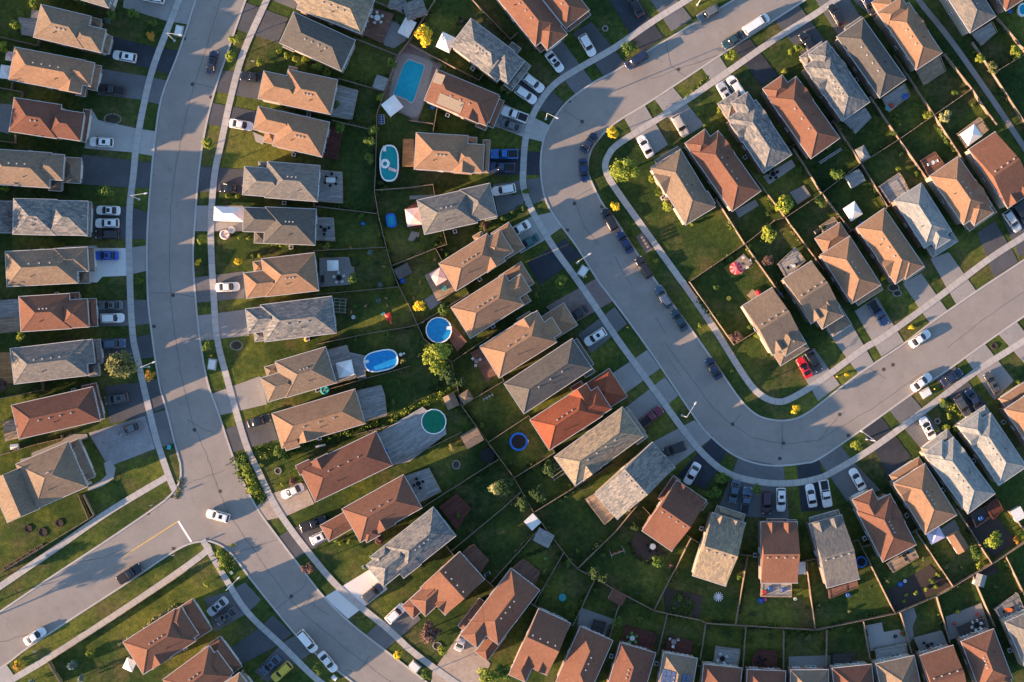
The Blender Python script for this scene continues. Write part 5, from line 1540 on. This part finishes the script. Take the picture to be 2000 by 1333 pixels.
# small things in the yards: kind, x, y, z, size, material, label
def rbox(name, x, y, z, sx, sy, sz, ang, m, label, cat, top=.9):
    b = MB(); b.box(-sx / 2, sx / 2, -sy / 2, sy / 2, 0, sz, top)
    T = thing(name, label, cat, at(x, y, z + sz)); T.location.z = z; T.rotation_euler = (0, 0, R(ang)); T.data = None
    return T, b
def simple(name, x, y, z, parts, ang, label, cat):
    T = thing(name, label, cat, at(x, y, z + .5), R(ang)); T.location.z = z
    for pn, pm, boxes in parts:
        b = MB()
        for q in boxes: b.box(*q[:6], q[6] if len(q) > 6 else 1.0)
        link(pn, b.mesh(pn, pm), T)
    return T
for x, y, a, lab in ((349, 60, 78, 'in the verge near the top left streetlamp'), (1139, 530, 58, 'in the verge by the streetlamp on bend left side'), (414, 712, 82, 'in the verge right of the left street'),
                     (1809, 768, 30, 'in verge beside white sedan, lower right'), (810, 1303, -40, 'in verge near the bottom edge'), (653, 1325, -38, 'by the kerb at bottom, small')):
    k = .55 if 'small' in lab else 1
    simple('utility_box', x, y, 0, [('cabinet', 'util_white', [(-.9 * k, .9 * k, -.65 * k, .65 * k, .08, .75, .96)]), ('concrete_pad', 'kerb_concrete', [(-1.1 * k, 1.1 * k, -.85 * k, .85 * k, -.02, .08)]), ('cabinet_door', 'galvanised', [(-.8 * k, .8 * k, -.69 * k, -.64 * k, .12, .68)])], a, 'pale utility box ' + lab, 'utility box')
simple('utility_box', 452, 1119, 0, [('cabinet', 'util_green', [(-.3, .3, -.25, .25, 0, .6, .9)]), ('lid', 'util_green', [(-.33, .33, -.28, .28, .6, .66)])], -50, 'small green utility box left of lower left street', 'utility box')
simple('utility_box', 330, 874, 0, [('cabinet', 'plastic_teal', [(-.4, .4, -.3, .3, 0, .6, .9)]), ('lid', 'plastic_teal', [(-.43, .43, -.33, .33, .6, .66)])], 80, 'small teal utility box in verge near the junction', 'utility box')
simple('mailbox_cluster', 1259, 473, 0, [('mail_cabinet', 'util_brown', [(-1.3 + k * .72, -.80 + k * .72, -.2, .2, .5, 1.5) for k in range(4)]), ('posts', 'black', [(-1.3, -1.2, -.05, .05, 0, .5), (1.2, 1.3, -.05, .05, 0, .5)])], -57, 'community mailboxes beside inner sidewalk of the bend', 'mailbox')
simple('paved_pad', 1259, 475, 0, [('paving', 'pavers_brown', [(-1.9, 1.9, -.8, .8, -.02, .10)])], -57, 'brown paved pad under the community mailboxes', 'paving pad')
simple('garden_bench', 626, 871, 0, [('seat', 'util_white', [(-1, 1, -.2, .2, .4, .45)]), ('legs', 'util_white', [(-.9, -.8, -.2, .2, 0, .4), (.8, .9, -.2, .2, 0, .4)])], 12, 'white bench on the lawn above the long brown roof', 'bench')
simple('bbq_grill', 1012 - 60, 1122, 1.1, [('grill_body', 'black', [(-.5, .5, -.3, .3, .5, 1.0, .9)]), ('cart', 'galvanised', [(-.6, .6, -.3, .3, 0, .5)])], 30, 'black barbecue grill on the brown railed deck', 'barbecue')
simple('bbq_grill', 630, 545, .8, [('grill_body', 'black', [(-.35, .35, -.7, .7, .5, 1.05, .9)]), ('cart', 'galvanised', [(-.3, .3, -.6, .6, 0, .5)])], 0, 'black barbecue grill on wide pale deck near house wall', 'barbecue')
simple('barbecue', 1596, 452, 1.2, [('grill_body', 'black', [(-.5, .5, -.3, .3, .5, 1.0, .9)]), ('cart', 'galvanised', [(-.5, .5, -.3, .3, 0, .5)])], 35, 'black barbecue on the cluttered deck, middle right row', 'barbecue')
simple('sun_lounger', 833, 873, .12, [('seat', 'util_white', [(-.9, .4, -.3, .3, .3, .38)]), ('backrest', 'util_white', [(.4, 1.0, -.3, .3, .38, .75)]), ('legs', 'util_white', [(-.8, -.7, -.28, .28, 0, .3), (.3, .4, -.28, .28, 0, .3)])], 35, 'white sun lounger at the edge of the green pool deck', 'sun lounger')
simple('pergola', 665, 598, 0, [('posts', 'wood_grey', [(x - .07, x + .07, y - .07, y + .07, 0, 2.5) for x in (-1.1, 1.1) for y in (-1.3, 1.3)]), ('beams', 'wood_grey', [(-1.3, 1.3, -1.3 + k * .65, -1.2 + k * .65, 2.5, 2.62) for k in range(5)] + [(-1.15 + k * 1.1, -1.05 + k * 1.1, -1.4, 1.4, 2.38, 2.5) for k in range(3)])], -4, 'grey open pergola behind the eighth left street house', 'pergola')
simple('pergola', 1088, 917, 0, [('posts', 'wood_grey', [(x - .07, x + .07, y - .07, y + .07, 0, 2.5) for x in (-1.6, 1.6) for y in (-1.3, 1.3)]), ('beams', 'wood_grey', [(-1.8, 1.8, -1.3 + k * .65, -1.2 + k * .65, 2.5, 2.62) for k in range(5)] + [(-1.65, -1.55, -1.4, 1.4, 2.38, 2.5), (1.55, 1.65, -1.4, 1.4, 2.38, 2.5)])], 35, 'grey open pergola behind the straw coloured roof house', 'pergola')
simple('play_table', 745, 234, 0, [('panel', 'solar_cell', [(-.5 + i * .55, -.02 + i * .55, -.85 + j * .45, -.45 + j * .45, .8, .86) for i in range(2) for j in range(4)]), ('frame', 'window_frame', [(-.55, .6, -.9, .95, .72, .80)]), ('legs', 'galvanised', [(-.5, -.4, -.8, -.7, 0, .72), (.4, .5, .7, .8, 0, .72)])], 4, 'blue gridded panel table with white frame beside pool fence', 'panel table')
simple('playhouse', 759, 619, 0, [('walls', 'plastic_red', [(-.5, .5, -.6, .6, 0, 1.0)]), ('slide', 'plastic_orange', [(-.25, .25, -1.5, -.6, .25, .4, .9)]), ('roof', 'plastic_red', [(-.6, .6, -.7, .7, 1.0, 1.3, .3)])], 20, 'red plastic playhouse on lawn, left street backyards', 'playhouse')
for x, y, z, m, s, lab, cat, nm in ((749, 613, 0, 'plastic_teal', .35, 'small teal tub beside red plastic playhouse', 'tub', 'tub'), (690, 620, 0, 'util_white', .4, 'pale round tub on the lawn below the blue spruces', 'tub', 'tub'), (599, 663, 0, 'plastic_yellow', .5, 'yellow plastic toy below blue grey roof, left street', 'toy', 'toy'),
                                    (635, 762, 0, 'plastic_teal', .9, 'dark teal covered tub between two tan roofs', 'tub', 'tub'), (787, 549, 0, 'plastic_blue', .6, 'blue round barrel below the dark fence corner shed', 'barrel', 'barrel'), (845, 210, 0, 'plastic_blue', .5, 'blue bin beside rusty roofed pool house', 'bin', 'bin'),
                                    (1098, 1167, 0, 'plastic_teal', .75, 'turquoise square tub on dark lawn, bottom centre', 'tub', 'tub'), (1065, 1091, 0, 'plastic_green', .25, 'small round fire pit on dark lawn, bottom centre', 'fire pit', 'fire_pit'), (1448, 530, 0, 'plastic_red', .3, 'small red stool beside red striped umbrella', 'stool', 'stool'),
                                    (1423, 583, 0, 'plastic_yellow', .45, 'yellow toy ball on the fenced corner lawn', 'ball', 'ball'), (1524, 575, 0, 'plastic_blue', .45, 'blue bin beside the corner house roof', 'bin', 'bin'), (1681, 401 + 35, 0, 'plastic_blue', .35, 'blue bin behind the white gazebo, middle right', 'bin', 'bin'),
                                    (1504, 1149, 1.0, 'plastic_blue', .4, 'blue toy on grey deck with toys', 'toy', 'toy'), (1530, 1152, 1.0, 'plastic_blue', .4, 'dark blue chair shaped toy on grey deck right side', 'toy', 'toy'), (1492, 1158, 1.0, 'plastic_red', .5, 'red cushion box on the grey deck with toys', 'box', 'storage_box'),
                                    (1485, 1173, 0, 'plastic_blue', .55, 'blue and pink toy slide on lawn below deck', 'toy', 'toy'), (1494, 1171, 0, 'plastic_pink', .35, 'pink toy chair on lawn below the grey deck', 'toy', 'toy'), (1553, 1170, 0, 'util_white', .35, 'pale round ring on the lawn right of toy deck', 'ring', 'ring_toy'),
                                    (1758, 1141, 0, 'plastic_blue', .5, 'blue round basin beside the vegetable patch', 'basin', 'basin'), (1767, 1135, 0, 'util_white', .35, 'white bucket beside the blue round basin', 'bucket', 'bucket'), (1779, 1077, .8, 'plastic_teal', .35, 'teal pot on the tan boarded deck', 'pot', 'pot'),
                                    (1656, 1162, 0, 'plastic_blue', .45, 'blue toy below the narrow brown deck', 'toy', 'toy'), (1767, 190, 1.0, 'plastic_blue', .6, 'blue water table on the deck, upper right row', 'water table', 'water_table'), (1741, 207, 1.0, 'plastic_red', .45, 'red toy on grey deck with play things', 'toy', 'toy'),
                                    (1733, 212, 1.0, 'plastic_teal', .5, 'teal play mat box on the grey deck corner', 'toy', 'toy'), (1788, 171, 0, 'plastic_pink', .3, 'pink ball by the fence, upper right row', 'ball', 'ball'), (868, 563, .6, 'plastic_teal', .5, 'teal toy table on pale grey deck', 'toy', 'toy'),
                                    (1972, 23, 1.1, 'plastic_blue', .4, 'blue chair at top right corner deck', 'toy', 'toy'), (754, 880, .9, 'plastic_blue', .4, 'blue cushion at the house end of large grey deck', 'cushion', 'cushion'), (1029, 862, 0, 'util_white', .4, 'white plastic drum left corner of orange red roof house', 'drum', 'drum'),
                                    (660, 747, 0, 'plastic_pink', .35, 'pink bucket below the white deck gazebo', 'bucket', 'bucket'), (1760, 1237, .12, 'plastic_red', .3, 'red pot on the concrete patio, bottom row', 'pot', 'pot'), (1748, 1243, .12, 'net_black', .35, 'black kettle grill on the concrete patio', 'barbecue', 'kettle_grill'),
                                    (1864, 1218, .12, 'plastic_red', .35, 'red flower pot beside crowded dark deck', 'pot', 'pot'), (1908, 1200, .12, 'plastic_red', .3, 'dark red bush pot above the crowded deck', 'pot', 'pot'), (1915, 1012, .9, 'plastic_blue', .5, 'blue folded lounger on the blue grey deck', 'lounger', 'lounger'),
                                    (440, 459, 0, 'cloth_pink', 1.0, 'pile of household boxes beside white carport tent', 'boxes', 'box_pile'), (453, 450, 0, 'util_white', .7, 'white carton beside the pile of boxes', 'carton', 'carton')):
    T = thing(nm, lab, cat, at(x, y, z), R((x * 7) % 90)); b = MB()
    b.rings([[(s * q * math.cos(2 * math.pi * k / 12), s * q * math.sin(2 * math.pi * k / 12), zz) for k in range(12)] for q, zz in ((.7, 0), (1, s * .3), (1, s * .8), (.8, s), (.7, s * .85))])
    link('shell', b.mesh('shell', m), T)
    b = MB(); b.box(-s * .4, s * .4, -s * .12, s * .12, s * .85, s * 1.15, .8); link('detail', b.mesh('handle', 'stone_light'), T).name = 'handle'
# garden rings of stone and swing set, cross play frame, garden star
def stone_ring(x, y, rx, ry, label, n=18, inner='leaf_dark'):
    T = thing('flower_bed', label, 'flower bed', at(x, y, 0)); rr = random.Random(x); b = MB()
    for k in range(n):
        a = 2 * math.pi * k / n; m = Matrix.Translation((rx * .1 * math.cos(a), ry * .1 * math.sin(a), 0)) @ Matrix.Rotation(a + rr.uniform(-.3, .3), 4, 'Z'); b.box(-.12, .12, -.17, .17, 0, rr.uniform(.12, .22), .8, mat=m)
    link('stone_edging', b.mesh('stone_edging', 'soil' if 'soil bed' in label else 'stone_light'), T)
    b = MB(); b.cyl(0, 0, 0, .06, min(rx, ry) * .09, n=16); link('soil', b.mesh('soil', 'soil'), T)
for x, y, rx, ry, lab in ((462, 675, 12, 9, 'oval stone edged bed with pale stone, near left street sidewalk'), (543, 920, 6, 6, 'round stone edged tree ring left of the long brown roof'), (891, 908, 7, 8, 'stone edged heart shaped bed in dark lawn'), (1182, 56, 5, 5, 'small round white pot ring in lawn at top'),
                          (116, 1022, 7, 7, 'first round soil bed below the large corner house, rightmost'), (55, 1033, 7, 7, 'pale round soil bed in dark lawn, left'), (84, 1040, 8, 8, 'middle round soil bed in dark lawn with shrub'), (1745, 562, 11, 7, 'oval stone edged bed beside the dark blue pickup'), (1752, 573, 8, 6, 'small stone edged bed below the oval one'),
                          (1942, 676, 6, 5, 'soil bed with stump in lower right verge'), (1831, 823, 5, 5, 'round ring in lawn beside white sedan, lower right'), (1843, 790, 7, 6, 'pebble ring bed left of two dark SUVs'), (220, 233, 16, 10, 'stone edged island bed with pale rock at left'), (854, 1262, 8, 7, 'white rimmed round bed beside yellow green shrub')):
    stone_ring(x, y, rx, ry, lab)
def patchwork(T): pass
T = thing('garden_ornament', 'pale star shaped garden ornament on lawn between fan houses', 'ornament', at(1403, 1166, 0)); b = MB()
for k in range(12):
    m = Matrix.Translation((0, 0, .1)) @ Matrix.Rotation(k * math.pi / 6, 4, 'Z'); b.box(.25, .95, -.09, .09, 0, .06, mat=m)
link('petals', b.mesh('petals', 'galvanised'), T); b = MB(); b.cyl(0, 0, 0, .2, .25); link('hub', b.mesh('hub', 'galvanised'), T)
T = thing('swing_set', 'wooden swing frame in the yard left of fan row patio', 'swing set', at(1205, 1078, 0), R(20)); b = MB()
b.box(-1.4, 1.4, -.06, .06, 2.0, 2.12); 
for sx in (-1.3, 1.3):
    for sy in (-1, 1):
        b.v += []; m = Matrix.Translation((sx, 0, 2.0)) @ Matrix.Rotation(sy * .42, 4, 'X'); b.box(-.05, .05, -.05, .05, -2.1, 0, mat=m)
link('frame', b.mesh('frame', 'wood_grey'), T)
for k in (-.6, .5):
    b = MB(); b.box(k - .25, k + .25, -.1, .1, .5, .55); b.box(k - .22, k - .2, -.01, .01, .55, 2.0); b.box(k + .2, k + .22, -.01, .01, .55, 2.0); link('swing_seat', b.mesh('swing_seat', 'plastic_red'), T)
T = thing('ladder', 'long aluminium ladder lying on the grass, upper right yards', 'ladder', at(1622, 305, .1), R(33)); b = MB()
b.box(-2.6, 2.6, -.24, -.18, 0, .09); b.box(-2.6, 2.6, .18, .24, 0, .09)
link('rails', b.mesh('rails', 'galvanised'), T); b = MB()
for k in range(17): b.box(-2.5 + k * .31, -2.44 + k * .31, -.18, .18, .02, .07)
link('rungs', b.mesh('rungs', 'galvanised'), T)
T = thing('climbing_frame', 'row of small metal play frames on lawn behind tan roof', 'play frame', at(953, 776, 0), R(28)); b = MB()
b.box(-1.0, 1.0, -.04, .04, .5, .58)
for k in range(4): b.box(-1.0 + k * .66, -.93 + k * .66, -.35, .35, .3, .38); b.box(-1.0 + k * .66, -.93 + k * .66, -.04, .04, 0, .5)
link('frame', b.mesh('frame', 'galvanised'), T)
for k, (x, y) in enumerate(P("862,488 849,508 820,552 808,583 754,583 750,521 714,598 686,610 756,597 685,484")):
    T = thing('garden_stake', 'small orange brown garden figure standing on dark lawn between middle backyards', 'garden figure', at(x, y, .5), R(k * 37), 'garden figures'); T.location.z = 0
    b = MB(); b.cyl(0, 0, 0, .6, .10, .22, 8); link('figure_body', b.mesh('figure_body', 'wood_orange'), T); b = MB(); b.box(-.4, .4, -.07, .07, .5, .66); link('arms', b.mesh('arms', 'wood_orange'), T)
# raised vegetable boxes beside the side street fence
for k in range(6):
    x, y = 14 + k * 13, 1109 - k * 8
    T = thing('planter_box', 'dark soil planter box in the row beside the side street fence', 'planter', at(x, y, 0), R(31), 'planter boxes'); b = MB()
    for q in ((-.6, .6, -.4, -.34, 0, .25), (-.6, .6, .34, .4, 0, .25), (-.6, -.54, -.34, .34, 0, .25), (.54, .6, -.34, .34, 0, .25)): b.box(*q)
    link('box_frame', b.mesh('box_frame', 'fence_wood'), T); b = MB(); b.box(-.54, .54, -.34, .34, 0, .18); link('soil', b.mesh('soil', 'soil'), T)
# ================================================================= STREET LAMPS
def lamp(x, y, ax, ay, label, h=8.5):
    g_ = at(x, y, 0); e_ = at(ax, ay, h); T = thing('street_lamp', label, 'street lamp', g_, 0, 'street lamps')
    b = MB(); b.cyl(0, 0, 0, h - .3, .12, .07, 10); b.cyl(0, 0, 0, .3, .24, n=10); link('pole', b.mesh('pole', 'galvanised'), T)
    d = e_ - g_; d.z = 0; L = min(3.2, max(1.8, d.length)); d.normalize(); b = MB(); m = Matrix.Rotation(math.atan2(d.y, d.x), 4, 'Z')
    b.box(-.06, L * .5, -.045, .045, h - .32, h - .2, mat=m); b.box(L * .5, L, -.04, .04, h - .24, h - .12, mat=m)
    link('arm', b.mesh('arm', 'galvanised'), T)
    b = MB(); b.rings([[(L + .1 + q * .38 * math.cos(2 * math.pi * k / 12), q * .17 * math.sin(2 * math.pi * k / 12), z) for k in range(12)] for q, z in ((.8, h - .26), (1, h - .2), (.7, h - .04))])
    hd = link('lamp_head', b.mesh('lamp_head', 'galvanised'), T); hd.rotation_euler = (0, 0, math.atan2(d.y, d.x))
for x, y, ax, ay, lab in ((341, 80, 351, 68, 'nearest the top left corner, on the left street'), (272, 390, 283, 378, 'beside left street sidewalk, level with two white cars'), (291, 717, 299, 708, 'beside left street sidewalk near the willow'),
                          (454, 1142, 468, 1127, 'left of the lower left street near green box'), (1066, 233, 1087, 230, 'at the top of the bend, outer side'), (1127, 514, 1151, 497, 'outer side of the bend by the utility box'),
                          (1332, 812, 1358, 789, 'outer side of the bend, lower part'), (1692, 858, 1682, 842, 'below the bend near dark driveway'), (1362, 10, 1388, -6, 'at the top edge beside the top road')):
    lamp(x, y, ax, ay, 'white street lamp ' + lab)
def sign_(x, y, label):
    T = thing('road_sign', label, 'sign', at(x, y, 0)); b = MB(); b.cyl(0, 0, 0, 2.4, .05, n=8); link('post', b.mesh('post', 'galvanised'), T)
    b = MB(); b.box(-.3, .3, -.02, .02, 1.8, 2.4); link('sign_plate', b.mesh('sign_plate', 'galvanised'), T)
def hydrant(x, y, label):
    T = thing('fire_hydrant', label, 'hydrant', at(x, y, 0)); b = MB(); b.cyl(0, 0, 0, .65, .15, n=10); b.cyl(0, 0, .65, .8, .15, .05, 10); link('barrel', b.mesh('barrel', 'plastic_yellow'), T)
    b = MB(); b.box(-.26, .26, -.06, .06, .4, .52); link('outlet', b.mesh('outlet', 'plastic_red'), T)
for x, y, lab in ((273, 1320, ''),): pass
sign_(341, 1083, 'small sign post near the stop line of side street'); sign_(73, 1270, 'small sign post in the verge beside white sedan, lower left'); sign_(298, 986, 'small sign post in verge at the corner above side street')
sign_(496, 123, 'thin sign post in lawn beside left street sidewalk, upper'); hydrant(1225, 640, 'hydrant in the verge on the outer side of the bend'); hydrant(1144, 541, 'hydrant beside the utility box, bend left side')
hydrant(1634, 736, 'yellow hydrant in the lower right verge beside shrub'); hydrant(413, 695, 'hydrant above the utility box, right of left street'); hydrant(1824, 760, 'hydrant beside the lower right utility box')
# air conditioning units beside houses
rr = random.Random(11)
for k in list(HOUSE):
    hh = HOUSE[k]; s = -1 if k[0] in 'BCS' else 1
    if rr.random() < .62:
        u = hh['L'] * rr.uniform(.3, .7); q = hlocal(k, u, s * (hh['hw'] + .35)); 
        T = thing('air_conditioner', 'grey air conditioner beside house ' + where(k), 'air conditioner', q, hh['rz']); b = MB(); b.box(-.4, .4, -.35, .35, .05, .8); link('casing', b.mesh('casing', 'galvanised'), T)
        b = MB(); b.cyl(0, 0, .8, .84, .28, n=14); link('fan_grille', b.mesh('fan_grille', 'black'), T)

# ---- labels that came out the same twice are told apart by where they stand
def px_of(o):
    v = CR.transposed() @ (o.location - cam.location); return (-v.x / v.z, -v.y / v.z)
seen = {}
for o in THINGS: seen.setdefault(o['label'], []).append(o)
for lab, os_ in seen.items():
    if len(os_) < 2 or o is None: continue
    if os_[0].get('group', '').startswith(('patio chairs', 'garden figures', 'planter boxes')): continue
    xs = [px_of(o)[0] for o in os_]; ys = [px_of(o)[1] for o in os_]; n = len(os_)
    hor = max(xs) - min(xs) >= max(ys) - min(ys)
    os_.sort(key=lambda o: px_of(o)[0] if hor else -px_of(o)[1])
    for i, o in enumerate(os_):
        w_ = (('left' if hor else 'upper') + ' one' if i == 0 else ('right' if hor else 'lower') + ' one') if n == 2 else ORD[i + 1] + (' from left' if hor else ' from top')
        o['label'] = lab + ', ' + w_
for o in THINGS:
    n = len(o['label'].split())
    if n > 16 or n < 4: print('LABEL', n, o['label'])
print('things', len(THINGS), 'objects', len(bpy.data.objects))
